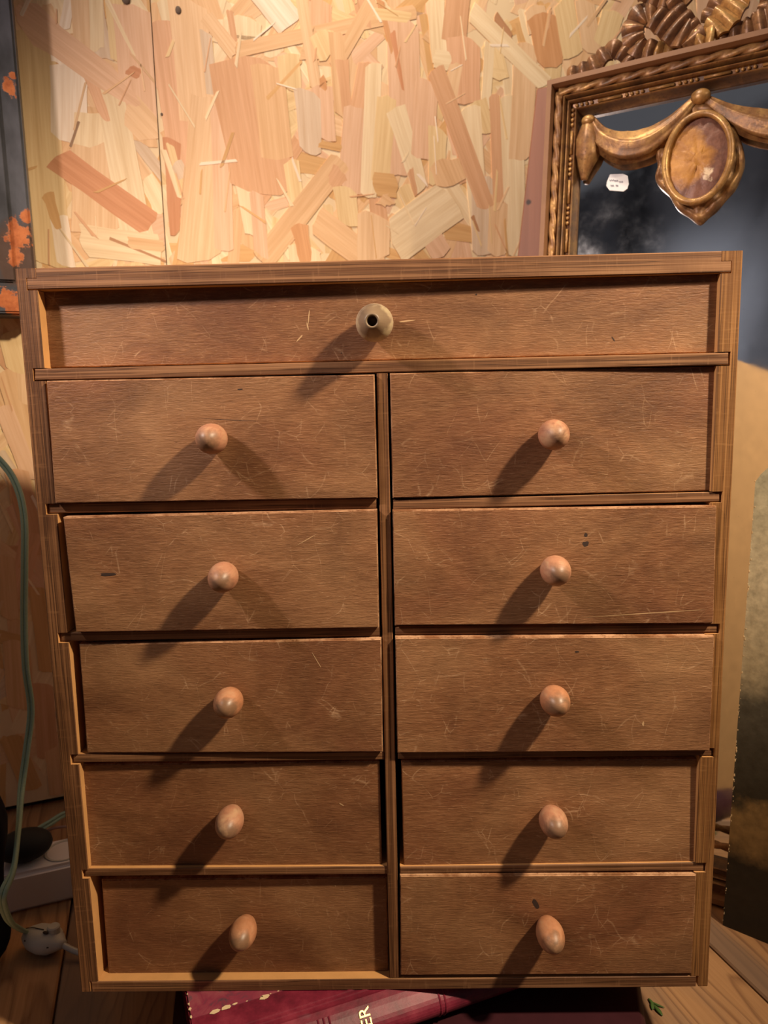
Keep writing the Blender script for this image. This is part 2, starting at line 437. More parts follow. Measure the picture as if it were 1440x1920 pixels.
def place_strand(s, z, L, W_, ang, tone, **kw):
    sh = None
    for o, a, b in sheets:
        if a-.002 <= s <= b+.0001: sh = (o, a, b)
    if sh is None: return
    bm, uvl, tl = new_strand_bm()
    strand_shape(bm, L, W_, 0.0, layer[0], tone, kw.pop('rag', .25), 0, 0, 0, uvl, tl, **kw)
    layer[0] += 0.000003
    ca, sa = math.cos(ang), math.sin(ang)
    for xe, sg in ((sh[1], -1), (sh[2], 1)):
        bmesh.ops.bisect_plane(bm, geom=bm.verts[:]+bm.edges[:]+bm.faces[:], plane_co=((xe-s)*ca, 0, -(xe-s)*sa), plane_no=(sg*ca, 0, -sg*sa), clear_outer=True)
    dz_ = .012-z
    bmesh.ops.bisect_plane(bm, geom=bm.verts[:]+bm.edges[:]+bm.faces[:], plane_co=(dz_*sa, 0, dz_*ca), plane_no=(-sa, 0, -ca), clear_outer=True)
    if len(bm.faces) == 0: bm.free(); return
    o = link('wood_strand', bm, M['osb'], sh[0]); o.location = (s-sh[1], 0, z); o.rotation_euler = (0, -ang, 0)
# random strands
for k in range(150):
    L = random.uniform(.06, .15); W_ = random.uniform(.012, .042)
    ang = R_(90+random.gauss(0, 26)) if random.random() < .82 else R_(random.gauss(0, 30))
    s = random.uniform(-.10, 1.0) if random.random() < .8 else random.uniform(-.12, .12); z = random.uniform(.06, 1.12)
    place_strand(s, z, L, W_, ang, jit(TONE[random.choice(['cream', 'yellow', 'peach', 'tan', 'pink', 'peach', 'grey', 'amber', 'cream', 'redtan'])]), taper=random.uniform(.6, 1.2))
# the strands one can recognise
ST = [  # x0 y0 x1 y1 width tone (taper)
 (60,60,95,500,80,'yellow',1), (130,120,128,270,72,'white',.9), (100,40,108,120,22,'white',1), (135,-20,120,55,20,'white',1),
 (150,-30,160,130,40,'peach',1), (180,-30,182,95,26,'cream',1), (212,-20,225,120,34,'yellow',1), (192,265,190,440,112,'peach',1),
 (170,210,168,275,60,'cream',1), (250,10,268,215,80,'pink',1), (203,160,265,480,66,'cream',1.25), (200,0,252,105,10,'cream',.5),
 (170,148,200,228,24,'pink2',.6), (238,200,295,260,60,'peach',1), (240,130,262,140,22,'red',1), (150,450,305,470,60,'cream',1),
 (205,447,315,492,6,'brown',.6), (240,455,308,462,22,'tan',1), (110,405,125,500,34,'white',1), (88,360,110,430,26,'amber',.5),
 (25,15,262,195,72,'pink',.55), (104,294,284,422,54,'red',1), (148,228,132,276,5,'dark',1),
 (305,0,322,120,24,'cream',.3), (315,40,350,320,78,'pink2',.8), (322,260,328,440,34,'red',.5), (306,280,338,372,10,'cream',1),
 (318,270,345,370,14,'yellow',1), (350,0,372,225,72,'peach',1), (330,305,345,335,24,'grey',1), (385,60,398,180,22,'grey',1),
 (400,185,372,490,88,'peach',.9), (412,200,420,470,36,'pink',1), (445,30,445,90,90,'cream',1), (430,20,440,80,12,'redtan',1),
 (385,30,440,100,30,'peach',1), (460,330,475,440,46,'cream',.7), (492,-20,548,50,62,'white',1), (600,0,600,60,44,'pink2',1),
 (455,108,495,362,128,'redtan',.95), (500,118,520,300,62,'tan',1), (440,95,780,22,26,'tan',1), (570,80,600,90,70,'tan',.6),
 (562,-20,592,165,22,'peach',1), (540,100,545,170,40,'yellow',1), (670,-20,685,50,30,'redtan',.7), (600,60,620,105,50,'yellow',1),
 (500,186,566,115,7,'amber',.6), (595,160,600,260,60,'pink',1), (700,0,625,130,26,'tan',.9), (630,60,640,220,30,'tan',.8),
 (600,150,612,165,22,'orange',.6), (575,170,582,290,50,'grey',.8), (640,110,655,250,26,'redtan',.5), (690,118,672,210,34,'redtan',1),
 (668,200,655,360,46,'pink',1), (700,120,690,370,30,'cream',1), (545,300,560,420,30,'yellow',1), (640,300,490,490,42,'tan',1),
 (598,270,640,278,14,'amber',1), (640,320,620,350,36,'redtan',.7), (570,460,575,520,60,'cream',1), (645,350,655,425,44,'yellow',.8),
 (560,420,575,500,34,'orange',.6), (480,360,490,480,26,'pink',1), (590,410,720,510,50,'tan',1), (755,30,760,330,58,'pink',1),
 (725,180,712,340,36,'yellow',1), (712,0,735,100,14,'orange',.4), (735,60,755,170,12,'red',.4), (700,26,768,34,22,'yellow',.9),
 (740,200,790,360,40,'cream',.7), (800,150,792,300,44,'pink',1), (815,0,825,130,34,'cream',.8), (860,-20,850,80,46,'redtan',1),
 (868,70,870,195,62,'pink2',1), (812,110,845,115,34,'cream',1), (855,120,842,190,24,'peach',1), (928,35,960,75,22,'brown',.6),
 (920,80,935,150,40,'yellow',1), (905,130,950,136,10,'yellow',1), (918,80,910,200,18,'cream',1), (890,190,910,250,46,'yellow',.9),
 (820,240,818,345,36,'yellow',.8), (830,300,850,350,60,'tan',1), (880,200,900,440,40,'cream',.8), (955,180,960,480,50,'cream',1),
 (985,80,975,300,44,'peach',1), (905,330,905,480,44,'grey',.9), (935,370,930,480,34,'peach',1), (885,405,897,435,8,'brown',.5),
 (800,430,830,480,40,'pink',1), (700,345,745,350,44,'amber',1), (712,370,735,385,30,'tan',.4), (768,318,780,368,14,'redtan',.4),
 (700,400,700,490,60,'peach',1), (738,455,852,372,76,'cream',1), (815,128,912,392,34,'redtan',1.0), (926,178,934,380,20,'redtan',1),
 (882,20,1024,160,34,'cream',1), (1000,10,1010,60,40,'peach',1), (1018,25,1032,130,66,'orange',.7), (1055,0,1075,110,40,'yellow',1),
 (1095,0,1110,100,36,'peach',1), (1150,20,1130,90,40,'yellow',1), (1230,40,1222,90,34,'pink',1), (1330,-10,1330,60,50,'pink',1),
 (1420,0,1400,70,46,'pink',1), (1280,-10,1290,60,40,'peach',1),
 (20,690,60,860,60,'tan',.8), (50,640,55,760,40,'peach',1), (20,620,40,700,50,'yellow',1), (5,760,60,900,34,'pink',1),
 (30,880,65,1010,44,'redtan',.9), (60,1000,30,1120,40,'pink2',1), (10,1040,20,1160,34,'tan',1), (70,1100,90,1260,34,'amber',1),
 (30,1200,40,1330,50,'tan',1), (80,1280,90,1420,40,'redtan',1), (20,1380,60,1480,40,'amber',1), (100,1400,110,1490,34,'tan',1),
]
for x0, y0, x1, y1, wd, tn, tp in ST:
    a = wall_sz(x0, y0); b = wall_sz(x1, y1); c = ((a[0]+b[0])/2, (a[1]+b[1])/2)
    q = wall_sz((x0+x1)/2+50, (y0+y1)/2); q0 = wall_sz((x0+x1)/2-50, (y0+y1)/2)
    dx = (b[0]-a[0]); dz = b[1]-a[1]
    mpp = (q[0]-q0[0])/100
    kx = abs(dz)/max(1e-6, math.hypot(dx, dz))
    vert = wall_sz((x0+x1)/2, (y0+y1)/2-50)[1]-wall_sz((x0+x1)/2, (y0+y1)/2+50)[1]
    mm = mpp*kx + vert/100*(1-kx)
    place_strand(c[0], c[1], math.hypot(dx, dz), wd*mm, math.atan2(dz, dx), jit(TONE[tn], .03), taper=tp, rag=.16 if wd > 30 else .3,
                 point=.5 if (x0, y0) == (25, 15) else 0)
# torn splinters lying on the strands, joined per sheet
for o, a, b in sheets:
    bm, uvl, tl = new_strand_bm()
    s0, s1 = max(a, -0.3), min(b, 0.9)
    for k in range(int(230*(s1-s0))):
        L = random.uniform(.015, .055); W_ = random.uniform(.0012, .0045)
        ang = R_(90+random.gauss(0, 38)); s = random.uniform(s0, s1); z = random.uniform(.2, 1.1)
        strand_shape(bm, L, W_, 0.0, layer[0]+.0001, jit(TONE[random.choice(['cream', 'white', 'cream', 'yellow', 'amber', 'tan', 'redtan', 'peach', 'white'])], .08), 0.8, s, z, ang, uvl, tl, random.uniform(.3, 1.0), 3)
    for pl_, no in (((a, 0, 0), (-1, 0, 0)), ((b, 0, 0), (1, 0, 0)), ((0, 0, .012), (0, 0, -1))):
        bmesh.ops.bisect_plane(bm, geom=bm.verts[:]+bm.edges[:]+bm.faces[:], plane_co=pl_, plane_no=no, clear_outer=True)
    x = link('torn_splinters', bm, M['osb'], o, (0, 0, 0)); x.location = (-a, 0, 0); x['kind'] = 'stuff'
# knots in the strands, as small dark discs
knotm = plain('knot_wood', (.13, .085, .06), .7)
for px, py, r in ((334, 20, .0035), (236, -2, .005), (303, 215, .0014)):
    s, z = wall_sz(px, py); bm = bmesh.new()
    add_ball(bm, (0, 0, 0), r, 1, .35, 1.3, 10, 6)
    o = link('knot', bm, knotm, sheets[0][0] if s < seam_s else sheets[1][0], smooth=True)
    o.location = (s-(sheets[0][1] if s < seam_s else sheets[1][1]), -layer[0], z)

# ------------------------------------------------------------------ the floor
PA = R_(108)
PD = Vector((math.cos(PA), math.sin(PA), 0)); PN = Vector((math.sin(PA), -math.cos(PA), 0))
fl = bmesh.new(); add_box(fl, (-1.6, -2.6, -.04), (1.6, 1.2, -.021))
floor = link('floor', fl, M['dark']); tag(floor, 'old pine plank floor with grey worn edges', kind='structure')
PW = 0.1385
for k in range(-6, 7):
    c = 0.305 + PW*k - PW/2
    for (l0, l1) in ((-2.3, -0.62), (-0.62, 1.1)):
        bm = bmesh.new(); g = .0009
        add_box(bm, (l0+g, -PW/2+g, -.02), (l1-g, PW/2-g, 0))
        bmesh.ops.bevel(bm, geom=[e for e in bm.edges if abs(e.verts[0].co.z) < 1e-6 and abs(e.verts[1].co.z) < 1e-6], offset=.0015, segments=1, affect='EDGES')
        o = link('plank', bm, M['plank'], floor)
        o.location = PN*c; o.rotation_euler = (0, 0, PA)

# ------------------------------------------------------------------ the chest of drawers
T = 0.0605                       # underside of the chest, on the book
CW, CH, DEP = 0.46, 0.5158, 0.185
chest = empty('drawer_chest', (0, 0, T))
tag(chest, 'brown plywood chest of eleven small drawers with round wooden knobs, standing on the red book', 'chest of drawers')
CO = Vector((0, 0, T))
def part(name, bm, mats, origin, smooth=False): return link(name, bm, mats, chest, origin, smooth, CO)
BT = 0.0132
zt, zb = T+CH, T
def P(px, py, y=0.0): return on_y(px, py, y)
# shelves: (left px top, left px bottom, right px top, right px bottom) of the front edge
SH = [((65,692),(65,713),(1366,661),(1366,684), 'full'),
      ((89,946),(89,963),(706,934),(706,954), 'L'), ((737,938),(737,956),(1351,923),(1351,941), 'R'),
      ((112,1188),(112,1204),(713,1178),(713,1194), 'L'), ((741,1178),(741,1191),(1346,1171),(1346,1187), 'R'),
      ((135,1416),(135,1432),(721,1412),(721,1427), 'L'), ((746,1412),(746,1425),(1336,1404),(1336,1418), 'R'),
      ((157,1632),(157,1646),(727,1627),(727,1642), 'L'), ((750,1627),(750,1640),(1321,1619),(1321,1634), 'R')]
shelf_quads = []
for a, b, c, d, kd in SH: shelf_quads.append((P(*a), P(*c), P(*d), P(*b), kd))
# sides with housings cut for the shelves
def side(sgn, mats):
    xo = sgn*CW/2; xi = sgn*(CW/2-BT)
    poly = [(xo, 0, zb+.0005), (xo, 0, zt)]
    poly += [(xi, 0, zt), (xi, 0, zt-.0060), (xo-sgn*.0066, 0, zt-.0060), (xo-sgn*.0066, 0, zt-BT-.0004), (xi, 0, zt-BT-.0004)]
    for q in shelf_quads:
        if sgn < 0 and q[4] == 'R' or sgn > 0 and q[4] == 'L': continue
        t_, b_ = (q[0], q[3]) if sgn < 0 else (q[1], q[2])
        xe = t_.x + sgn*.0014
        if abs(xe) <= abs(xi): xe = xi+sgn*.004
        poly += [(xi, 0, t_.z+.0006), (xe, 0, t_.z+.0006), (xe, 0, b_.z-.0006), (xi, 0, b_.z-.0006)]
    poly += [(xi, 0, zb+.0090), (xi+sgn*.0062, 0, zb+.0090), (xi+sgn*.0062, 0, zb+.0005)]
    bm = bmesh.new(); fs = add_prism(bm, poly, (0, DEP, 0))
    for f in fs:
        f.normal_update()
        n = f.normal
        if abs(n.y) < .5: f.material_index = 2 if n.x*sgn > .5 else 1
    bmesh.ops.bevel(bm, geom=[e for e in bm.edges if e.verts[0].co.y < 1e-5 and e.verts[1].co.y < 1e-5 and e.calc_length() > .03], offset=.0006, segments=1, affect='EDGES')
    return part('side_panel', bm, mats, (xo, 0, zb))
side(-1, [M['ply_z'], M['raw'], M['side']]); side(1, [M['ply_zr'], M['raw'], M['side']])
def board(name, q, y0, y1, edge_mat, top_mat=None, bev=.0005):
    bm = bmesh.new()
    fr = [Vector((p.x, y0, p.z)) for p in q]; bk = [Vector((p.x, y1, p.z)) for p in q]
    v, fs = add_hexa(bm, fr+bk)
    for f in fs:
        f.normal_update()
        if abs(f.normal.y) < .5: f.material_index = 1
    bmesh.ops.bevel(bm, geom=[e for e in bm.edges if abs(e.verts[0].co.y-y0) < 1e-6 and abs(e.verts[1].co.y-y0) < 1e-6], offset=bev, segments=1, affect='EDGES')
    return part(name, bm, [edge_mat, top_mat or M['raw']], (q[0]+q[2])/2)
xi = CW/2-BT
# top: tongue goes into the sides
bm = bmesh.new()
tl = P(131/2, 505).z
add_prism(bm, [(-xi+.0002, 0, zt), (xi-.0002, 0, zt), (xi-.0002, 0, zt-.0063), (CW/2-.0072, 0, zt-.0063), (CW/2-.0072, 0, zt-BT), (-CW/2+.0072, 0, zt-BT), (-CW/2+.0072, 0, zt-.0063), (-xi+.0002, 0, zt-.0063)], (0, DEP, 0))
for f in bm.faces:
    f.normal_update()
    if abs(f.normal.y) < .5: f.material_index = 1
bmesh.ops.bevel(bm, geom=[e for e in bm.edges if e.verts[0].co.y < 1e-5 and e.verts[1].co.y < 1e-5 and e.calc_length() > .03], offset=.0007, segments=1, affect='EDGES')
part('top_panel', bm, [M['ply_x'], M['raw']], (0, 0, zt))
bz = .0088
board('bottom_panel', (Vector((-xi-.0052, 0, zb+bz)), Vector((xi+.0046, 0, zb+bz)), Vector((xi+.0046, 0, zb)), Vector((-xi-.0052, 0, zb))), 0, DEP, M['ply_x'])
for q in shelf_quads:
    y0 = .0 if q[4] == 'full' else (.0012 if q[4] == 'R' else .0018)
    board('shelf', q[:4], y0, DEP-.006, M['ply_x'])
# upright divider between the two columns
dt = P(705, 702), P(727, 701); db = P(730, 1832), P(749, 1832)
sh0 = shelf_quads[0]; zd = sh0[3].z + (sh0[2].z-sh0[3].z)*.49
board('divider', (Vector((dt[0].x+.0004, 0, zd-.0003)), Vector((dt[1].x, 0, zd-.0003)), Vector((db[1].x, 0, zb+bz+.0003)), Vector((db[0].x, 0, zb+bz+.0003))), .0004, DEP-.006, M['ply_z'])
bm = bmesh.new(); add_box(bm, (-xi-.004, DEP, zb+.001), (xi+.004, DEP+.005, zt-.001)); part('back_panel', bm, M['side'], (0, DEP, zb))

def egg(L, r, hm, tip=1.0):
    pr = [(0, .0002), (.0055, .0002)]
    for k in range(1, 9):
        a = k/9; pr.append((r*(.60+.40*math.sin(a*math.pi/2)), hm*a))
    for k in range(0, 11):
        a = k/10*math.pi/2; pr.append((r*math.cos(a)**(1.0 if k < 5 else tip), hm+(L-hm)*math.sin(a)))
    pr[-1] = (0, L); return pr
KP = egg(.0265, .0098, .0115, 1.06)
KE = egg(.0285, .0097, .0125, 1.02)
KT = [(.0, .0002), (.0070, .0002), (.0082, .003), (.0100, .0065), (.0115, .0110), (.0119, .0145), (.0116, .0180), (.0105, .0225), (.0088, .0275), (.0068, .0325), (.0053, .0362), (.0046, .0375), (.0040, .0379), (.0032, .0377), (.0030, .0350), (.0029, .0300), (0, .0295)]
def drawer(corners, dep, knob, prof, kmat, klabel=None, marks=()):
    """corners px: tl tr br bl; dep: y of the face at those corners"""
    dep = dep if isinstance(dep, tuple) else (dep,)*4
    fr = [on_y(*c, d) for c, d in zip(corners, dep)]
    bk = [Vector((p.x, p.y+.011, p.z)) for p in fr]
    bm = bmesh.new(); v, fs = add_hexa(bm, fr+bk)
    for f in fs[2:]: f.material_index = 1
    fs[1].material_index = 1
    ed = [e for e in fs[0].edges]
    r = bmesh.ops.bevel(bm, geom=ed, offset=.0007, segments=2, affect='EDGES')
    for f in r['faces']: f.material_index = 1
    # box behind the front
    x0, x1 = max(fr[0].x, fr[3].x)+.004, min(fr[1].x, fr[2].x)-.004
    z0, z1 = max(fr[2].z, fr[3].z)+.003, min(fr[0].z, fr[1].z)-.006
    y0, y1 = max(p.y for p in bk), DEP-.01
    add_box(bm, (x0, y0, z0), (x0+.006, y1, z1), 1); add_box(bm, (x1-.006, y0, z0), (x1, y1, z1), 1)
    add_box(bm, (x0+.006, y1-.006, z0), (x1-.006, y1, z1), 1); add_box(bm, (x0+.006, y0, z0), (x1-.006, y1-.006, z0+.003), 1)
    def yat(x):
        t = (x-fr[0].x)/(fr[1].x-fr[0].x); return fr[0].y+(fr[1].y-fr[0].y)*t
    for (mx, my, mw, mh, an, mi) in marks:      # small stains, scars and worm holes
        c = on_y(mx, my, yat(on_y(mx, my).x)); k = 10; ca, sa = math.cos(an), math.sin(an)
        vs = []
        for j in range(k):
            rr = random.uniform(.75, 1.15); a = mw*rr*math.cos(2*math.pi*j/k); b = mh*rr*math.sin(2*math.pi*j/k)
            vs.append(bm.verts.new((c.x+a*ca-b*sa, c.y-.00008, c.z+a*sa+b*ca)))
        f = bm.faces.new(list(reversed(vs))); f.normal_update()
        if f.normal.y > 0: f.normal_flip()
        f.material_index = mi
    org = (fr[0]+fr[1]+fr[2]+fr[3])/4
    d = part('drawer', bm, [M['drawer'], M['edge'], M['stain'], M['scar']], org)
    kc = on_y(*knob, yat(on_y(*knob).x)-.0155); ky = yat(kc.x)
    bm = bmesh.new(); add_lathe(bm, prof, (0, 0, 0), (0, -1, 0), 32)
    k = link('knob', bm, kmat, d, smooth=True); k.location = Vector((kc.x, ky, kc.z))-org
    k.rotation_euler = (random.uniform(-.05, .05), 0, random.uniform(-.05, .05))
    if klabel: k['label'] = klabel
    return d
drawer(((78,545),(1352,513),(1347,661),(88,690)), (.0095,.0050,.0050,.0095), (704,603), KT, M['knob_grey'], 'pale grey pointed knob with a hole in its tip',
       marks=[(893,552,.0006,.0006,0,2),(579,594,.0004,.005,-.12,3),(577,612,.0005,.003,.2,3),(562,634,.0005,.0035,-.8,3),(1150,636,.0004,.002,.6,2),(640,662,.0004,.0004,0,2),(762,602,.006,.0006,.1,3)])
drawer(((87,714),(702,702),(708,934),(103,944)), -.0030, (396,825), KP, M['knob'], marks=[(450,730,.0018,.0005,.1,2),(425,787,.02,.00016,-.07,2)])
drawer(((731,700),(1341,687),(1340,920),(736,934)), (-.0010,.0038,.0032,-.0005), (1042,817), KP, M['knob'], marks=[(1270,785,.0006,.003,.5,3)])
drawer(((118,970),(707,956),(711,1177),(142,1186)), -.0035, (415,1083), KP, M['knob'], 'pinkish knob with a rough grey chip on its end', marks=[(202,1077,.0055,.0013,0,2),(575,1012,.008,.0003,.5,3)])
drawer(((736,957),(1344,949),(1338,1169),(740,1173)), -.0030, (1045,1073), KP, M['knob'], marks=[(1098,1003,.0012,.0014,0,2),(1098,1020,.0022,.0020,.5,2),(1210,1150,.04,.0003,.05,3)])
drawer(((148,1208),(715,1198),(718,1410),(163,1412)), (.003,-.003,-.003,.001), (427,1321), KP, M['knob2'], marks=[(598,1380,.005,.0008,.1,2),(595,1240,.0003,.008,.5,3)])
drawer(((741,1196),(1340,1193),(1331,1408),(745,1412)), -.0035, (1043,1319), KP, M['knob2'], marks=[(1206,1357,.0008,.0018,0,3),(1082,1222,.0014,.0006,0,2)])
drawer(((152,1434),(711,1428),(716,1625),(167,1627)), (.0065,.004,.004,.0055), (429,1544), KE, M['knob'], marks=[(640,1508,.0022,.0005,-.6,3),(276,1615,.0006,.0009,0,3)])
drawer(((752,1427),(1314,1424),(1307,1618),(757,1627)), (.003,.0045,.003,.003), (1039,1546), KE, M['knob'])
drawer(((190,1650),(725,1645),(728,1829),(203,1827)), (.0085,.0075,.0075,.008), (456,1755), KE, M['knob2'], marks=[(629,1661,.0006,.0006,0,3),(500,1820,.02,.0003,.1,3)])
drawer(((750,1642),(1306,1640),(1297,1826),(751,1829)), -.0010, (1032,1757), KE, M['knob2'], 'orange knob with a splintered whitish tip', marks=[(1005,1695,.002,.005,.5,2)])

# ------------------------------------------------------------------ the red book under the chest
n = N('red_leather'); f = n.noise(n.coord(scale=(40, 40, 40)), 1, 5, .65); g = n.noise(n.coord(scale=(300, 300, 300)), 1, 3)
c = n.ramp(f, [(.3, (.065, .007, .015)), (.5, (.165, .014, .032)), (.7, (.27, .035, .060))])
c = n.mix(c, (.10, .06, .075), n.ramp(n.noise(n.coord(scale=(34, 34, 34)), 1, 2), [(.66, 0.), (.72, .75)]))
M['leather'] = n.out(c, .46, 0, n.math('ADD', f, g), .2, .0006, .35)
n = N('marbled_paper'); f = n.noise(n.coord(scale=(60, 60, 60)), 1, 4, .6, None, 1.2); g = n.noise(n.coord(scale=(30, 30, 30)), 1, 3)
c = n.ramp(f, [(.32, (.085, .045, .062)), (.46, (.22, .03, .058)), (.62, (.27, .06, .08)), (.74, (.10, .06, .075))])
M['marble'] = n.out(c, .5, 0, f, .1, .0005)
M['page'] = plain('page_edges', (.72, .58, .38), .8, 0, .2, 120)
M['worn'] = plain('worn_board_edge', (.66, .50, .30), .8, 0, .25, 90)
M['goldleaf'] = plain('gold_lettering', (.80, .55, .16), .35, .5)
BA = R_(22)
LB = .0285                         # thickness of the lower book
bo = on_z(357, 1920, .06)
book = empty('antique_book', (bo.x, bo.y, LB)); book.rotation_euler = (0, 0, BA)
tag(book, 'crimson leather bound book with marbled sides and gold spine letters, directly under the chest', 'book')
def bl(px, py, z):   # photo point on height z -> book frame
    p = on_z(px, py, z+LB)-Vector((bo.x, bo.y, 0)); return Vector((p.x*math.cos(BA)+p.y*math.sin(BA), -p.x*math.sin(BA)+p.y*math.cos(BA), z))
H = .0315
hy = bl(615, 1891, H).y             # hinge line
BL = .335
bw = .25
bm = bmesh.new(); add_box(bm, (0, hy, H-.003), (BL, hy+bw, H)); bmesh.ops.bevel(bm, geom=bm.edges[:], offset=.001, segments=2, affect='EDGES')
link('front_board', bm, M['leather'], book)
bm = bmesh.new(); add_box(bm, (0, hy, 0), (BL, hy+bw, .003)); bmesh.ops.bevel(bm, geom=bm.edges[:], offset=.001, segments=2, affect='EDGES')
link('back_board', bm, M['leather'], book)
bm = bmesh.new(); add_box(bm, (.004, hy+.004, .0031), (BL-.004, hy+bw-.005, H-.0031)); link('page_block', bm, M['page'], book)
# rounded spine
bm = bmesh.new()
prof = [(-math.sin(math.pi*t)**.8*.017, H*t) for t in [i/16 for i in range(17)]]
prof = [(y, z) for y, z in prof]
outer = [(hy-.0005+y, .0005+z*.9985) for y, z in prof]; inner = [(hy+.002+y*.8, .003+z*.9) for y, z in reversed(prof)]
add_prism(bm, [(0, y, z) for y, z in outer+inner], (BL, 0, 0))
link('spine', bm, M['leather'], book)
# hinge groove ridge, spine bands
bm = bmesh.new()
for k in range(2): add_sweep(bm, [(0, hy+.0055+.004*k, H), (BL, hy+.0055+.004*k, H)], lambda i, n, t: circ(.0009, 6), (0, 0, 1))
link('hinge_ridge', bm, M['leather'], book)
bx = bl(595, 1908, H).x
for x in (bx, bx+.004, bx+.008, BL*.52, BL*.52+.004, BL*.78):
    bm = bmesh.new(); add_sweep(bm, [(x, y, z) for y, z in outer[2:-1]], lambda i, n, t: circ(.0008, 6), (1, 0, 0)); link('spine_band', bm, M['leather'], book)
# marbled paper side with worn pale border
p0 = bl(375, 1906, H); p1 = bl(520, 1861, H)
sl = (p1.y-p0.y)/(p1.x-p0.x)
ya = p0.y+sl*(0-p0.x); yb = p0.y+sl*(.16-p0.x)
bm = bmesh.new(); add_prism(bm, [(.0012, ya, H), (.16, yb, H), (.16, hy+bw-.002, H), (.0012, hy+bw-.002, H)], (0, 0, .0004)); link('marbled_paper', bm, M['marble'], book)
bm = bmesh.new()
for k in range(13):
    x = .004+random.random()*.10; y = p0.y+sl*(x-p0.x)+random.gauss(0, .0005); r = random.choice((.0005, .0007, .0009, .0025))*random.uniform(.7, 1.2)
    add_prism(bm, [(x+r*1.8*math.cos(a+q)*random.uniform(.6, 1.2), y+r*math.sin(a+q)*random.uniform(.5, 1.1), H+.0004) for q in (0,) for a in [i*2*math.pi/7 for i in range(7)]], (0, 0, .0002))
for k in range(8):
    y = hy+random.random()*.06; r = random.uniform(.0005, .0015)
    add_prism(bm, [(.0012+r*.7*math.cos(a)*random.uniform(.6, 1.2), y+r*math.sin(a)*random.uniform(.6, 1.5), H+.0004) for a in [i*2*math.pi/7 for i in range(7)]], (0, 0, .0003))
o = link('worn_patches', bm, M['worn'], book); o['kind'] = 'stuff'
# gold lettering ER across the spine
tcu = bpy.data.curves.new('title_letters', 'FONT'); tcu.body = 'ER'; tcu.size = .0115; tcu.extrude = .0002; tcu.align_x = 'CENTER'
tob = bpy.data.objects.new('title_text', tcu); COL.objects.link(tob)
dg = bpy.context.evaluated_depsgraph_get(); me = bpy.data.meshes.new_from_object(tob.evaluated_get(dg)); bpy.data.objects.remove(tob)
lt = bpy.data.objects.new('gold_lettering', me); COL.objects.link(lt); me.materials.append(M['goldleaf']); lt.parent = book

# lower, darker book carrying the crimson one
maroon = plain('maroon_cloth', (.040, .008, .012), .6, 0, .3, 80, .25)
l0, l1, r0, r1 = on_z(323, 1920, LB), on_z(329, 1863, LB), on_z(1203, 1920, LB), on_z(1195, 1863, LB)
def ext(p, q, y): return p+(q-p)*((y-p.y)/(q.y-p.y))
lowb = empty('antique_book', (0, 0.05, 0)); lo_ = Vector((0, .05, 0))
tag(lowb, 'dark maroon book at the bottom, lying on the floor beneath the crimson leather book', 'book')
Y0, Y1 = -.075, .165
def lbox(name, ins, za, zb_, mt):
    q = [ext(l0, l1, Y0+ins)+Vector((ins, 0, 0)), ext(r0, r1, Y0+ins)-Vector((ins, 0, 0)), ext(r0, r1, Y1-ins)-Vector((ins, 0, 0)), ext(l0, l1, Y1-ins)+Vector((ins, 0, 0))]
    bm = bmesh.new(); add_prism(bm, [Vector((p.x, p.y, za)) for p in q], (0, 0, zb_-za))
    if ins == 0: bmesh.ops.bevel(bm, geom=bm.edges[:], offset=.0008, segments=2, affect='EDGES')
    return link(name, bm, mt, lowb, lo_, poff=lo_)
lbox('back_board', 0, 0.0002, .003, maroon); lbox('page_block', .004, .0031, LB-.0031, M['page']); lbox('front_board', 0, LB-.003, LB-.0001, maroon)
bm = bmesh.new(); a_, b_ = ext(r0, r1, Y0), ext(r0, r1, Y1)
pr_ = [(math.sin(math.pi*i/12)**.8*.006, .0003+(LB-.0006)*i/12) for i in range(13)]
add_prism(bm, [Vector((a_.x+x-.0008, a_.y, z)) for x, z in pr_]+[Vector((a_.x-.0034, a_.y, LB-.0036)), Vector((a_.x-.0034, a_.y, .0036))], b_-a_ - Vector((0, 0, (b_-a_).z)))
link('spine', bm, maroon, lowb, lo_, poff=lo_)

# ------------------------------------------------------------------ the gilt mirror
MA, ML = R_(-29.5), R_(7.0)
mo = on_z(1345, 1668, 0)
mu = Vector((math.cos(MA), math.sin(MA), 0)); mn = Vector((math.sin(MA), -math.cos(MA), 0))
mup = Vector((0, 0, math.cos(ML))) - mn*math.sin(ML); mw = mn*math.cos(ML)+Vector((0, 0, math.sin(ML)))
mirror = empty('gilt_mirror'); Mm = Matrix.Identity(4)
# frame: x along, y = -out of the glass, z up (right handed)
for i in range(3):
    Mm[i][0] = mu[i]; Mm[i][1] = -mw[i]; Mm[i][2] = mup[i]; Mm[i][3] = mo[i]
mirror.matrix_world = Mm
tag(mirror, 'ornate gilt framed mirror with ribbon crest and oval medallion, leaning behind the chest', 'mirror')
def mp(px, py, w_=0.0):
    p = on_plane(px, py, mo+mw*w_, mw)-mo
    return Vector((p.dot(mu), -w_, p.dot(mup)))
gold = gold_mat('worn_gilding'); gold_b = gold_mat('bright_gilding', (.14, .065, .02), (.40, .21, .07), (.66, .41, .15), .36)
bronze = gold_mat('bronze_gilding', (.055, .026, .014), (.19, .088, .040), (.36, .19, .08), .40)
umber = plain('umber_frame_edge', (.25, .122, .056), .55, 0, .25, 50)
TLc = mp(1026, 151, .03); x0 = TLc.x; z1 = TLc.z
gl = mp(1094, 300, 0); gt = mp(1200, 192, 0)
gx = gl.x-x0; gz = z1-gt.z
FWD_ = (gx+gz)/2                     # frame width
x1 = x0+.62; z0_ = .0
def frame_loop(d, w_): return [(x0+d, -w_, z0_+d), (x1-d, -w_, z0_+d), (x1-d, -w_, z1-d), (x0+d, -w_, z1-d)]
fw = FWD_
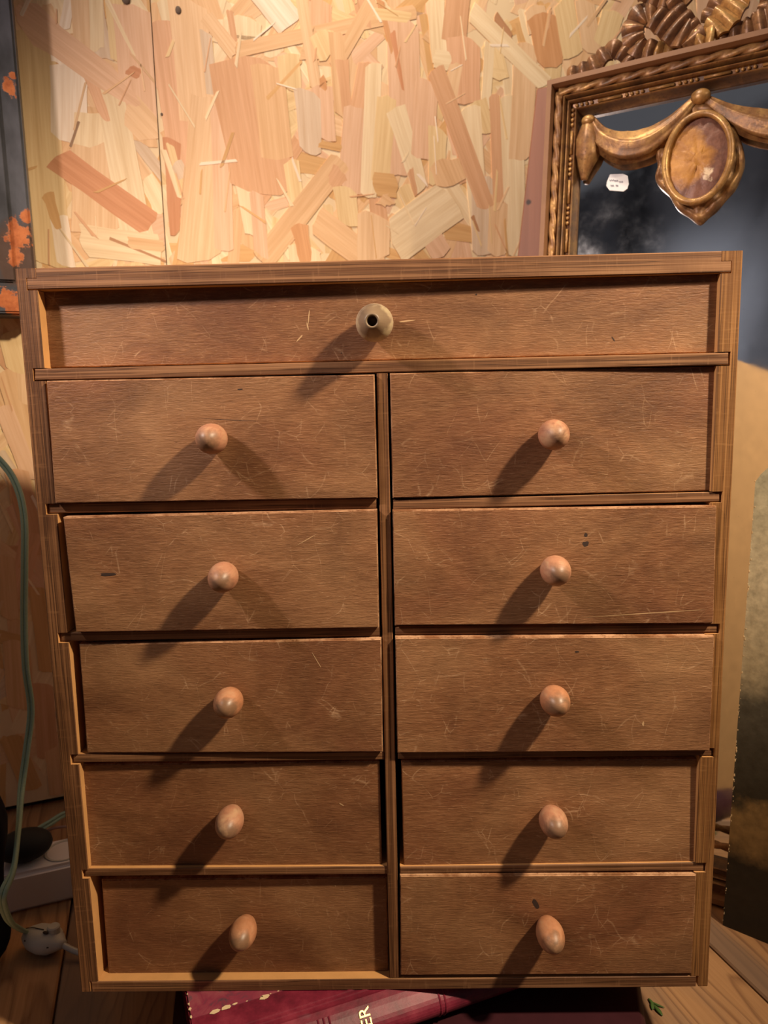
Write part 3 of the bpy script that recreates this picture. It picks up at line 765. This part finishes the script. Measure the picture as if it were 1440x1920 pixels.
def moulding(name, prof, mat, smooth=False):
    bm = bmesh.new(); rings = [[bm.verts.new(p) for p in frame_loop(d, w_)] for d, w_ in prof]
    for A, B in zip(rings, rings[1:]+rings[:1]):
        for j in range(4): bm.faces.new([A[j], A[(j+1) % 4], B[(j+1) % 4], B[j]])
    bmesh.ops.recalc_face_normals(bm, faces=bm.faces)
    return link(name, bm, mat, mirror, smooth=smooth)
def arc(d0, d1, w0, h, n=7):
    return [(d0+(d1-d0)*i/(n-1), w0+h*math.sin(math.pi*i/(n-1))) for i in range(n)]
moulding('outer_edge', [(0, -.012), (0, .030), (fw*.16, .030), (fw*.20, .024), (fw*.20, -.012)], umber)
moulding('rope_bed', [(fw*.2, -.012), (fw*.2, .018), (fw*.48, .018), (fw*.48, -.012)], bronze)
moulding('ridge', [(fw*.48, -.012)]+arc(fw*.48, fw*.60, .018, .006)+arc(fw*.60, fw*.70, .016, .003)+[(fw*.70, -.012)], gold)
moulding('bead_bed', [(fw*.70, -.012), (fw*.70, .012), (fw*.83, .011), (fw*.83, -.012)], bronze)
moulding('inner_lip', [(fw*.83, -.012)]+arc(fw*.83, fw*.93, .010, .005)+[(fw, .0022), (fw, -.012)], gold)
# twisted rope carving on the visible sides
def rope(p, q, r):
    p, q = Vector(p), Vector(q); L = (q-p).length; n = int(L/.0016)
    bm = bmesh.new(); pitch = .046
    def sec(i, n_, t):
        a0 = 2*math.pi*t*L/pitch; k = 16
        out = []
        for j in range(k):
            a = 2*math.pi*j/k; rr = r*(.56+.52*abs(math.cos(a-a0))**.9)
            out.append((rr*math.cos(a), rr*math.sin(a)*.8))
        return out
    add_sweep(bm, [p.lerp(q, i/n) for i in range(n+1)], sec, (0, -1, 0))
    return bm
rd = fw*.34; rr = fw*.135
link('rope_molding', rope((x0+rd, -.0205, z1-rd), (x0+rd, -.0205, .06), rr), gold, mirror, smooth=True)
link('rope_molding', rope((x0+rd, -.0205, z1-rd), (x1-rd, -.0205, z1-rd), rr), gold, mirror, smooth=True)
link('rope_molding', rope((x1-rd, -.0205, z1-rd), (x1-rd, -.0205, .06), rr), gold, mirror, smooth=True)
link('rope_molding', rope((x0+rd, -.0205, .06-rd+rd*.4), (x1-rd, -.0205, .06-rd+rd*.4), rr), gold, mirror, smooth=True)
def beads(p, q):
    p, q = Vector(p), Vector(q); L = (q-p).length; bm = bmesh.new(); t = .004; k = 0; u = (q-p).normalized()
    while t < L-.03:
        for j in range(4):
            add_ball(bm, p+u*(t+j*.0052), fw*.062, 1, 1, 1, 8, 6)
        t += .022
        add_sweep(bm, [p+u*t, p+u*(t+.024)], lambda i, n, t_: circ(fw*.050, 8), (0, -1, 0)); t += .029
    return bm
bd = fw*.765
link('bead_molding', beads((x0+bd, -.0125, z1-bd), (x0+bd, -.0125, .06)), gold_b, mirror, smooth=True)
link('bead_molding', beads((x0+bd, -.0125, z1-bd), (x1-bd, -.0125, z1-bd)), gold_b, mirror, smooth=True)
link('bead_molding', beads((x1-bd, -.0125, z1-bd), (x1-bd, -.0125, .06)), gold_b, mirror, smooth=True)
# glass
n = N('old_mirror_glass'); f = n.noise(n.coord(scale=(26, 26, 26)), 1, 5, .65); g = n.noise(n.coord(scale=(5, 5, 5)), 1, 4, .6, None, .8)
sp = n.noise(n.coord(scale=(190, 190, 190)), 1, 2)
M['glass'] = n.out(n.mix((.76, .78, .80), (.45, .46, .47), n.ramp(sp, [(.68, 0.), (.74, .5)])),
                   n.ramp(f, [(.35, .02), (.75, .14)]), 1.0)
bm = bmesh.new(); add_box(bm, (x0+fw-.004, 0, z0_+fw-.004), (x1-fw+.004, .003, z1-fw+.004)); link('mirror_glass', bm, M['glass'], mirror)
bm = bmesh.new(); add_box(bm, (x0+.006, .012, .006), (x1-.006, .016, z1-.006)); link('back_board', bm, umber, mirror)
# swags
def swag(name, pts, rads, w0=.008, mat=gold):
    P_ = catmull([mp(x, y, w0) for x, y in pts], 8); n_ = len(P_)
    bm = bmesh.new()
    def sec(i, n, t):
        s = t*(len(rads)-1); a = int(min(s, len(rads)-2)); r = rads[a]+(rads[a+1]-rads[a])*(s-a)
        out = []
        for j in range(20):
            an = 2*math.pi*j/20
            fold = 1+.24*math.cos(an*7+t*2.0)
            out.append((r*fold*math.cos(an), r*.62*fold*math.sin(an)))
        return out
    add_sweep(bm, P_, sec, (0, -1, 0)); return link(name, bm, mat, mirror, smooth=True)
swag('swag', [(1106,222),(1128,258),(1170,277),(1215,268),(1262,232),(1302,188)], [.004,.010,.0145,.0135,.008,.004])
swag('swag', [(1326,188),(1365,212),(1410,230),(1455,238),(1500,225),(1540,195)], [.004,.008,.012,.0135,.011,.005])
# tassel drop on the left
tp = [mp(1103, 232, .008), mp(1101, 262, .008), mp(1101, 292, .008), mp(1098, 312, .007), mp(1095, 338, .005)]
bm = bmesh.new(); rr_ = [.006, .0115, .012, .008, .003]
def tsec(i, n, t):
    s = t*4; a = int(min(s, 3)); r = rr_[a]+(rr_[a+1]-rr_[a])*(s-a)
    return [(r*(1+.12*math.cos(8*q))*math.cos(q), r*.8*(1+.12*math.cos(8*q))*math.sin(q)) for q in [j*2*math.pi/18 for j in range(18)]]
add_sweep(bm, catmull(tp, 6), tsec, (0, -1, 0)); link('tassel', bm, gold, mirror, smooth=True)
for px, py, r in ((1103, 226, .0065), (1314, 181, .0085)):
    bm = bmesh.new(); add_ball(bm, mp(px, py, .010), r, 1.1, .8, .85, 16, 10); link('boss', bm, gold_b, mirror, smooth=True)
# medallion: cartouche leaf behind, oval rim, worn rosette face
mc = mp(1313, 300, .006)
e1 = mp(1380, 292, .006)-mc; e2 = mp(1313, 212, .006)-mc
A_, B_ = abs(e1.x), abs(e2.z)
cart = [(1312,198),(1345,205),(1375,235),(1392,272),(1396,305),(1388,335),(1372,362),(1352,385),(1332,405),(1312,420),(1292,408),(1270,392),(1255,368),(1238,352),(1230,338),(1234,315),(1232,295),(1240,262),(1258,230),(1285,206)]
bm = bmesh.new()
cp = catmull([mp(x, y, .0005) for x, y in cart+cart[:1]], 4)[:-1]
cen = mp(1313, 305, .0005)
rings = []
for sc_, w_ in ((1.0, .0), (1.0, .004), (.965, .008), (.90, .0085), (.84, .006), (.78, .012)):
    rings.append([bm.verts.new(Vector((cen.x+(p.x-cen.x)*sc_, -w_-(.0015*math.sin(i*.9) if 0 < w_ else 0), cen.z+(p.z-cen.z)*sc_))) for i, p in enumerate(cp)])
for a, b in zip(rings, rings[1:]):
    for j in range(len(cp)): bm.faces.new([a[j], a[(j+1) % len(cp)], b[(j+1) % len(cp)], b[j]])
bm.faces.new(rings[-1]); bmesh.ops.recalc_face_normals(bm, faces=bm.faces)
link('cartouche', bm, gold, mirror, smooth=True)
oc = mp(1308, 296, .016); oa = (mp(1372, 296, .016)-oc).x*.98; ob = (mp(1308, 214, .016)-oc).z
bm = bmesh.new(); pth = [oc+Vector((oa*math.cos(t), 0, ob*math.sin(t))) for t in [i*2*math.pi/56 for i in range(56)]]
add_sweep(bm, pth, lambda i, n, t: circ(.0034, 10), (0, -1, 0), closed=True); link('oval_rim', bm, gold_b, mirror, smooth=True)
n = N('worn_medallion'); f = n.noise(n.coord(scale=(70, 70, 70)), 1, 5, .65); f2 = n.noise(n.coord(scale=(32, 32, 32)), 1, 3, .6)
c = n.ramp(f, [(.3, (.09, .035, .022)), (.55, (.20, .085, .055)), (.75, (.28, .13, .085))])
c = n.mix(c, n.ramp(f, [(.3, (.30, .115, .022)), (.65, (.56, .27, .06))]), n.spot((-.010, 0, .006), .030, .25, f2, 1.6))
c = n.mix(c, (.75, .58, .40), n.spot((.010, 0, -.016), .010, .2, f, 2.2))
medm = n.out(c, .45, .1, f, .5, .002)
bm = bmesh.new(); rings = []
for k in range(6):
    s = 1-k/6; rings.append([bm.verts.new((oa*.97*s*math.cos(t)+random.gauss(0, .0004), -.0025*(1-s*s)-.006+random.gauss(0, .0006)*(k > 0), ob*.97*s*math.sin(t))) for t in [i*2*math.pi/40 for i in range(40)]])
for a, b in zip(rings, rings[1:]):
    for j in range(40): bm.faces.new([a[j], a[(j+1) % 40], b[(j+1) % 40], b[j]])
bm.faces.new(rings[-1]); bmesh.ops.recalc_face_normals(bm, faces=bm.faces)
o = link('medallion_face', bm, medm, mirror, smooth=True); o.location = Vector((oc.x, -.007, oc.z)); o['label'] = 'worn red-brown medallion face with an ochre patch'
# crest of pleated ribbon
def ribbon(name, pts, wd, w0=.012, mat=bronze, pleat=9, amp=.0024, bulge=.0018):
    P_ = catmull([mp(x, y, w0) for x, y in pts], 18); n_ = len(P_)
    bm = bmesh.new(); rows = []; cum = [0]
    for i in range(1, n_): cum.append(cum[-1]+(P_[i]-P_[i-1]).length)
    for i, p in enumerate(P_):
        t = (P_[min(i+1, n_-1)]-P_[max(i-1, 0)]); t.y = 0; t.normalize(); sd = Vector((t.z, 0, -t.x))
        ss = i/(n_-1); wv = wd*(.72+.28*math.sin(math.pi*min(1, max(0, ss))))
        pl = amp*(2*abs(math.sin(cum[i]/.0115*math.pi))-1)
        rows.append([p+sd*(wv*(k-3)/3)+Vector((0, -pl-bulge*(1-((k-3)/3)**2), 0)) for k in range(7)])
    fr = [[bm.verts.new(p) for p in r] for r in rows]; bk = [[bm.verts.new(p+Vector((0, .004, 0))) for p in r] for r in rows]
    for i in range(n_-1):
        for k in range(6):
            bm.faces.new([fr[i][k], fr[i][k+1], fr[i+1][k+1], fr[i+1][k]]); bm.faces.new([bk[i][k+1], bk[i][k], bk[i+1][k], bk[i+1][k+1]])
        for k in (0, 6): bm.faces.new([fr[i][k], fr[i+1][k], bk[i+1][k], bk[i][k]])
    for r_, b_ in ((fr[0], bk[0]), (fr[-1], bk[-1])):
        for k in range(6): bm.faces.new([r_[k], r_[k+1], b_[k+1], b_[k]])
    bmesh.ops.recalc_face_normals(bm, faces=bm.faces)
    return link(name, bm, mat, mirror)
ribbon('ribbon_tail', [(1062,140),(1098,128),(1122,112),(1148,92),(1170,100),(1182,116)], .0085, .010, bronze)
ribbon('ribbon_loop', [(1228,92),(1196,88),(1186,58),(1202,28),(1238,16),(1268,40),(1298,66)], .0115, .012, bronze)
ribbon('ribbon_loop', [(1222,30),(1248,44),(1272,60),(1296,68),(1304,84)], .0130, .020, bronze)
ribbon('ribbon_loop', [(1190,76),(1212,92),(1240,96),(1270,92),(1300,84)], .0085, .008, gold_b)
ribbon('ribbon_band', [(1256,-6),(1272,20),(1292,40),(1312,62)], .0070, .018, bronze)
ribbon('ribbon_band', [(1200,-14),(1240,-4),(1280,-6),(1300,-18)], .0085, .014, bronze)
ribbon('ribbon_knot', [(1300,82),(1318,70),(1340,66)], .0100, .020, gold_b)
ribbon('ribbon_loop', [(1330,60),(1352,38),(1372,16),(1392,-8)], .0130, .018, gold_b)
ribbon('ribbon_loop', [(1322,40),(1340,12),(1362,-12)], .0080, .012, bronze)
ribbon('ribbon_loop', [(1340,70),(1372,58),(1400,52),(1420,40),(1436,18),(1440,-10)], .0090, .012, bronze)
ribbon('ribbon_loop', [(1412,46),(1440,34),(1470,20),(1490,-10)], .0125, .016, bronze)
# little price sticker with illegible writing
n = N('sticker_paper'); stk = n.out((.86, .88, .92), .7)
pen = plain('pen_ink', (.26, .25, .32), .7)
sp_ = [(1144,327),(1168,326),(1177,330),(1179,345),(1176,354),(1169,359),(1143,357),(1137,349),(1138,341)]
bm = bmesh.new(); add_prism(bm, [mp(x, y, .0003) for x, y in sp_], (0, -.0003, 0)); st = link('price_sticker', bm, stk, mirror); st['label'] = 'small white handwritten sticker on the glass'
bm = bmesh.new()
for (ax, ay, ln) in ((1143,338,9),(1153,339,6),(1161,341,7),(1145,348,6),(1155,348,4)):
    pts = [mp(ax+ln*i/5, ay+(1.5 if i % 2 else -1.5), .0008) for i in range(6)]
    add_sweep(bm, pts, lambda i, n, t: circ(.00035, 5), (0, -1, 0))
link('handwriting', bm, pen, st)

# brown plank standing behind the mirror
n = N('plank_brown'); f = n.noise(n.coord(scale=(90, 90, 6)), 1, 4, .6); c = n.mix((.17, .065, .040), (.33, .14, .085), f)
c = n.mix(c, (.03, .012, .008), n.spot((.0, 0, 0.0), .0042, .5, f, 1.2))
pm = n.out(c, .5, 0, f, .2, .001)
pb_a = R_(-20); pu = Vector((math.cos(pb_a), math.sin(pb_a), 0)); pn = Vector((math.sin(pb_a), -math.cos(pb_a), 0))
po = mo + mu*(x0-.02-0) ; po = Vector((.20, .46, 0))
lean = R_(3.0); pup = Vector((0, 0, math.cos(lean)))-pn*math.sin(lean); pw_ = pn*math.cos(lean)+Vector((0, 0, math.sin(lean)))
def pp(px, py):
    p = on_plane(px, py, po, pw_)-po; return p.dot(pu), p.dot(pup)
a, b, c_ = pp(1006, 166), pp(970, 480), pp(992, 379)
fx = a[0]+(b[0]-a[0])/(b[1]-a[1])*(0-a[1])
bm = bmesh.new(); add_prism(bm, [(fx, 0, 0), (a[0], 0, a[1]), (a[0]+.07, 0, a[1]+.004), (fx+.12, 0, 0)], (0, .018, 0))
bmesh.ops.translate(bm, verts=bm.verts, vec=(-c_[0], 0, -c_[1]))
bmesh.ops.bevel(bm, geom=bm.edges[:], offset=.0015, segments=1, affect='EDGES')
pl = link('wooden_plank', bm, pm)
Pm = Matrix.Identity(4); lo = po+pu*c_[0]+pup*c_[1]
for i in range(3): Pm[i][0] = pu[i]; Pm[i][1] = -pw_[i]; Pm[i][2] = pup[i]; Pm[i][3] = lo[i]
pl.matrix_world = Pm
tag(pl, 'plain reddish brown board standing just behind the left side of the gilt mirror', 'board')

# ------------------------------------------------------------------ unframed painting on the right
qa = on_z(1355, 1735, 0); qb = on_z(1440, 1770, 0)
ga = math.atan2(qb.y-qa.y, qb.x-qa.x); gu = Vector((math.cos(ga), math.sin(ga), 0)); gn = Vector((math.sin(ga), -math.cos(ga), 0))
gl_ = R_(6.2); gup = Vector((0, 0, math.cos(gl_)))-gn*math.sin(gl_); gw = gn*math.cos(gl_)+Vector((0, 0, math.sin(gl_)))
def gp(px, py):
    p = on_plane(px, py, qa, gw)-qa; return Vector((p.dot(gu), 0, p.dot(gup)))
n = N('oil_paint')
tc = n.n('ShaderNodeTexCoord'); sx = n.n('ShaderNodeSeparateXYZ'); n.l(tc.outputs['Object'], sx.inputs[0])
f = n.noise(n.coord(scale=(22, 22, 22)), 1, 5, .65); g = n.noise(n.coord(scale=(120, 120, 120)), 1, 4, .6); spk = n.noise(n.coord(scale=(260, 260, 200)), 1, 2)
ztop = gp(1417, 893).z
hgt = n.math('ADD', n.math('DIVIDE', sx.outputs['Z'], ztop), n.math('MULTIPLY', n.math('SUBTRACT', f, .5), .16))
hgt = n.math('SUBTRACT', hgt, n.math('MULTIPLY', sx.outputs['X'], .55))
c = n.ramp(hgt, [(0.0, (.014, .012, .009)), (.14, (.018, .015, .011)), (.19, (.20, .125, .05)), (.27, (.21, .135, .055)), (.30, (.020, .020, .016)), (.50, (.070, .072, .062)), (.58, (.42, .38, .27)), (.80, (.58, .55, .42)), (1.0, (.46, .47, .37))])
c = n.mix(c, n.ramp(g, [(.3, (.35, .35, .35)), (.65, (1.25, 1.25, 1.25))]), .55, 'MULTIPLY')
c = n.mix(c, (.42, .38, .28), n.ramp(spk, [(.70, 0.), (.77, .55)]))
M['paint'] = n.out(c, .42, 0, n.math('ADD', f, g), .3, .001)
pt = empty('painting', qa)
Pm = Matrix.Identity(4)
for i in range(3): Pm[i][0] = gu[i]; Pm[i][1] = -gw[i]; Pm[i][2] = gup[i]; Pm[i][3] = qa[i]
pt.matrix_world = Pm
tag(pt, 'unframed dark landscape painting panel leaning at right against the mirror', 'painting')
g1, g2 = gp(1355, 1735), gp(1417, 895)
g3 = Vector((g2.x+.012, 0, g2.z+.012))
bm = bmesh.new()
add_prism(bm, [g1, g2+Vector((-.0, 0, -.004)), Vector((g2.x+.004, 0, g2.z+.003)), g3, Vector((.36, 0, g3.z+.006)), Vector((.36, 0, 0))], (0, .006, 0))
link('painted_panel', bm, M['paint'], pt)
bm = bmesh.new()
for k in range(90):
    t = random.random(); p = g1.lerp(g2, t); r = random.uniform(.0002, .0006)*random.choice((1, 1, 1.7))
    add_ball(bm, p+Vector((random.uniform(-.0002, .0012), -.0001, 0)), r, .8, .5, random.uniform(.8, 2.2), 6, 4)
o = link('edge_chips', bm, M['worn'], pt); o['kind'] = 'stuff'

# ------------------------------------------------------------------ dark metal box on the wall at left
n = N('black_painted_iron'); f = n.noise(n.coord(scale=(70, 70, 70)), 1, 5, .7); g = n.noise(n.coord(scale=(25, 25, 12)), 1, 4, .6)
c = n.mix((.040, .041, .048), (.120, .124, .150), n.ramp(g, [(.35, 0.), (.7, 1.)]))
BOXW = .045
def wp(px, py, off=BOXW):
    s, z = wall_sz(px, py, off); return Vector((s, -off, z))
org = wp(30, 400)
spots = []
for px, py, r in ((16, 166, .0085), (24, 140, .004), (38, 440, .014), (28, 480, .010), (48, 405, .008), (52, 540, .012), (10, 560, .012), (40, 575, .016)):
    q = wp(px, py)-org; q.y = 0; spots.append((q, r))
rust = None
for q, r in spots:
    v = n.spot(tuple(q), r, .15, f, 3.6); rust = v if rust is None else n.math('MAXIMUM', rust, v)
q = wp(48, 480)-org; big = n.spot((q.x, 0, q.z), .040, .25, f, .9)
c = n.mix(c, n.mix((.060, .032, .022), (.12, .072, .055), f), big)
c = n.mix(c, n.ramp(f, [(.35, (.36, .09, .025)), (.6, (.62, .20, .065))]), rust)
iron = n.out(c, .42, .0, n.math('ADD', f, n.math('MULTIPLY', rust, .5)), .3, .001, .5)
mb = empty('iron_box'); mb.parent = None
Mb = Matrix.Translation(WO) @ Matrix.Rotation(WA, 4, 'Z'); mb.matrix_world = Mb @ Matrix.Translation((0, 0, 0))
tag(mb, 'black painted iron box with orange rust patches hung on the wall at left', 'box')
ba, bb, bc = wp(22, 20), wp(66, 505), wp(40, 590)
sR = (ba.x+bb.x)/2; zB = bc.z
bm = bmesh.new(); add_box(bm, (sR-.30, -BOXW, zB), (sR, -.0022, 1.35)); bmesh.ops.bevel(bm, geom=bm.edges[:], offset=.0025, segments=2, affect='EDGES')
link('box_body', bm, iron, mb, org)
zl = wp(30, 540).z
bm = bmesh.new(); add_box(bm, (sR-.30, -BOXW-.006, zB+.001), (sR-.002, -BOXW, zl)); bmesh.ops.bevel(bm, geom=bm.edges[:], offset=.002, segments=2, affect='EDGES')
link('bottom_lip', bm, iron, mb, org)
xr = wp(10, 300).x
bm = bmesh.new(); add_box(bm, (sR-.29, -BOXW-.004, zl+.006), (xr, -BOXW, 1.33)); bmesh.ops.bevel(bm, geom=bm.edges[:], offset=.002, segments=2, affect='EDGES')
link('raised_panel', bm, iron, mb, org)

# ------------------------------------------------------------------ cables, power strip, plug, bag
n = N('mint_cord'); f = n.noise(n.coord(scale=(500, 500, 500)), 1, 2); cord = n.out(n.mix((.20, .33, .25), (.34, .48, .38), f), .6, 0, f, .3, .0005)
def cable(name, pts, r, mat, label, twin=True, cat='cable'):
    P_ = catmull(pts, 10); bm = bmesh.new()
    t_ = Vector((1, 0, 0))
    offs = ((-r*.95, 0), (r*.95, 0)) if twin else ((0, 0),)
    for a, b in offs: add_sweep(bm, P_, lambda i, n, t: [(x+a, y+b) for x, y in circ(r, 8)], FWD)
    o = link(name, bm, mat, smooth=True); tag(o, label, cat); return o
# switch on the floor first: its cords end in it
sc_ = on_z(84, 1760, .012)
su = (on_z(130, 1772, .012)-on_z(48, 1748, .012)); su.z = 0; su.normalize()
def at_y(px, py, y): return on_y(px, py, y)
c1 = [at_y(-60, 815, .24), at_y(-2, 862, .24), at_y(30, 908, .24), at_y(45, 970, .24), at_y(46, 1060, .235), at_y(45, 1160, .23), at_y(48, 1250, .22), at_y(58, 1330, .215), at_y(50, 1405, .20), at_y(40, 1480, .175), at_y(35, 1550, .13), at_y(26, 1625, .075), at_y(8, 1668, .052), at_y(4, 1692, .050)]
c1 += [at_y(17, 1726, .066), at_y(36, 1741, .100), on_z(52, 1748, .0115)]
cable('green_cord', c1, .0019, cord, 'mint green two-core cord hanging at left and curving down to the grey switch')
cable('green_cord', [on_z(-10, 1600, .012), on_z(20, 1585, .02), on_z(60, 1563, .026), on_z(92, 1544, .03), on_z(128, 1524, .03), on_z(190, 1510, .02)], .0019, cord, 'second mint green cord running behind the white power strip')
pinkc = plain('pink_cord', (.34, .22, .19), .5)
cable('pink_cord', [on_z(72, 1572, .012), on_z(92, 1556, .02), on_z(126, 1550, .022), on_z(170, 1556, .012)], .0016, pinkc, 'pale pinkish cord looping behind the power strip beside the chest', False)
white = plain('grey_white_plastic', (.78, .74, .76), .4, 0, .06, 40); greyp = plain('grey_plastic', (.52, .52, .49), .38, 0, .08, 40)
blackp = plain('black_plastic', (.005, .005, .007), .75, 0, .2, 40)
a = on_z(12, 1718, 0); b = on_z(138, 1688, 0); d = (b-a); d.normalize(); pa = math.atan2(d.y, d.x)
ps = empty('power_strip', a); ps.rotation_euler = (0, 0, pa); tag(ps, 'white power strip lying on the floor left of the chest', 'power strip')
hs = .040; dps = .052; lps = .30
bm = bmesh.new(); add_box(bm, (-.004, 0, 0), (lps, dps, hs)); bmesh.ops.bevel(bm, geom=bm.edges[:], offset=.004, segments=3, affect='EDGES'); link('strip_body', bm, white, ps, smooth=False)
def psl(px, py, z):
    p = on_z(px, py, z)-a; ca, sa = math.cos(pa), math.sin(pa); return Vector((p.x*ca+p.y*sa, -p.x*sa+p.y*ca, z))
sk = psl(122, 1602, hs)
for x in (sk.x, sk.x+.055, sk.x+.11):
    bm = bmesh.new(); add_lathe(bm, [(0, -.010), (.0165, -.010), (.017, .0006), (.0195, .0010), (.0195, -.001)], (x, dps*.5, hs), (0, 0, 1), 28); o = link('socket', bm, greyp, ps, smooth=False)
pc = psl(45, 1612, hs+.008)
bm = bmesh.new()
add_ball(bm, (0, 0, 0), .021, 1.25, .95, .72, 20, 12)
bmesh.ops.translate(bm, verts=bm.verts, vec=(0, 0, .0152))
add_sweep(bm, catmull([(-.018, 0, .016), (-.034, -.004, .018), (-.05, -.010, .012)], 5), lambda i, n, t: circ(.006-.002*t, 10), (0, 0, 1))
o = link('black_plug', bm, blackp, smooth=True); o.location = a+Vector((math.cos(pa)*pc.x-math.sin(pa)*dps*.5, math.sin(pa)*pc.x+math.cos(pa)*dps*.5, hs)); o.rotation_euler = (0, 0, pa)
tag(o, 'rounded black plug pushed into the white power strip', 'plug')
# inline switch
sw = empty('cord_switch', (sc_.x, sc_.y, 0)); sw.rotation_euler = (0, 0, math.atan2(su.y, su.x)); tag(sw, 'grey plastic inline switch on the floor at the end of the green cord', 'switch')
bm = bmesh.new()
prof = [(-.0225, .004), (-.021, .0058), (-.017, .0085), (-.010, .0118), (0, .0130), (.008, .0120), (.014, .0085), (.019, .0050), (.022, .0035)]
add_sweep(bm, [(x, 0, .0115) for x, r in prof], lambda i, n, t: [(prof[i][1]*1.12*math.cos(q), prof[i][1]*.86*math.sin(q)) for q in [j*2*math.pi/20 for j in range(20)]], (0, 0, 1))
link('switch_body', bm, greyp, sw, smooth=True)
bm = bmesh.new(); add_lathe(bm, [(.0055, -.004), (.0055, .0035), (.0045, .0045), (0, .0047)], (.0085, .003, .0205), (0, 0, 1), 16); link('button', bm, greyp, sw, smooth=False)
for (x, y, z) in ((-.010, -.0105, .0150), (.011, -.0090, .0135), (.006, -.004, .0225)):
    bm = bmesh.new(); add_ball(bm, (x, y, z), .0020, 1.5, .8, .6, 10, 6); link('screw_recess', bm, M['stain'], sw, smooth=True)
bm = bmesh.new(); add_sweep(bm, [(-.019, -.002, .0192), (-.010, -.002, .0222), (.002, -.002, .0229)], lambda i, n, t: circ(.0004, 5), (0, 0, 1)); link('seam_line', bm, M['stain'], sw)
s1 = Vector((sc_.x, sc_.y, 0))+su*.022+Vector((0, 0, .0115))
cable('grey_cord', [s1-su*.003, s1+su*.012+Vector((0, .001, -.004)), s1+su*.04+Vector((0, .006, -.0088)), s1+su*.08+Vector((0, .02, -.0088))], .0026, greyp, 'short grey cord leaving the inline switch and passing behind the chest', False)
# navy bag slumped at the frame's edge
n = N('navy_cloth'); f = n.noise(n.coord(scale=(40, 40, 40)), 1, 4); navy = n.out(n.mix((.004, .004, .009), (.014, .014, .026), f), .9, 0, f, .3, .002, .2)
bm = bmesh.new()
bb_ = on_z(-41, 1800, 0)
bmesh.ops.create_icosphere(bm, subdivisions=4, radius=1)
for v in bm.verts:
    z = v.co.z*.5+.5
    rr = .042*(.86+.14*math.sin(z*9+1.0))
    k = 1+.05*math.sin(5*math.atan2(v.co.y, v.co.x)+z*6)
    v.co = Vector((v.co.x*rr*k, v.co.y*rr*k*.62, max(0, z*.20-.010)))
o = link('cloth_bag', bm, navy, smooth=True); o.location = (bb_.x, bb_.y, 0)
tag(o, 'dark navy cloth bag on the floor cut off by the left edge', 'bag')

# ------------------------------------------------------------------ green twig on the floor
tw = plain('leaf_green', (.06, .12, .025), .5)
t0 = on_z(1218, 1873, .001)
twig = empty('leaf_sprig', (t0.x, t0.y, 0)); tag(twig, 'tiny green needle sprig fallen on the floor right of the red book', 'sprig')
def tl_(px, py, z=.0012): return on_z(px, py, z)-Vector((t0.x, t0.y, 0))
for pts, r in (([(1216,1872),(1222,1880),(1226,1892)], .0011), ([(1222,1878),(1233,1884),(1246,1889)], .0008), ([(1226,1884),(1234,1894),(1242,1904)], .0015), ([(1221,1876),(1222,1886),(1223,1893)], .0009)):
    bm = bmesh.new(); P_ = catmull([tl_(*p) for p in pts], 5)
    add_sweep(bm, P_, lambda i, n, t: [(x*(.3+math.sin(math.pi*min(1, t*.9+.08))), y*.5*(.3+math.sin(math.pi*min(1, t*.9+.08)))) for x, y in circ(r, 6)], (0, 0, 1)); link('needle', bm, tw, twig, smooth=True)

# lettering on the spine, placed where the photograph shows it
cx = bl(683, 1899, H*.9)
t_ = .80; yy = hy-.0005-math.sin(math.pi*t_)**.8*.017; zz = .0005+H*t_*.9985
dy = (math.sin(math.pi*.84)**.8-math.sin(math.pi*.76)**.8)*-.017; dz = H*.08
tv = Vector((0, dy, dz)).normalized()        # up the spine curve
Lm = Matrix.Identity(4)
ex = tv; ey = Vector((-1, 0, 0)); ez = ex.cross(ey)
for i in range(3): Lm[i][0] = ex[i]; Lm[i][1] = ey[i]; Lm[i][2] = ez[i]
Lm.translation = Vector((cx.x+.004, yy, zz))+ez*.0006
lt.matrix_local = Lm

# ------------------------------------------------------------------ the dim room behind the camera, seen only in the mirror
n = N('slate_plaster'); f = n.noise(n.coord(scale=(1.6, 1.6, .5)), 1, 4, .6, None, .6)
sl_ = n.out(n.ramp(f, [(.38, (.05, .048, .05)), (.5, (.24, .235, .25)), (.62, (.42, .42, .45))]), .9)
bm = bmesh.new(); add_box(bm, (-4.5, -2.75, 0), (1.6, -2.7, 3.0)); o = link('wall_front', bm, sl_); tag(o, 'dim slate grey wall of the room behind the viewer', kind='structure')
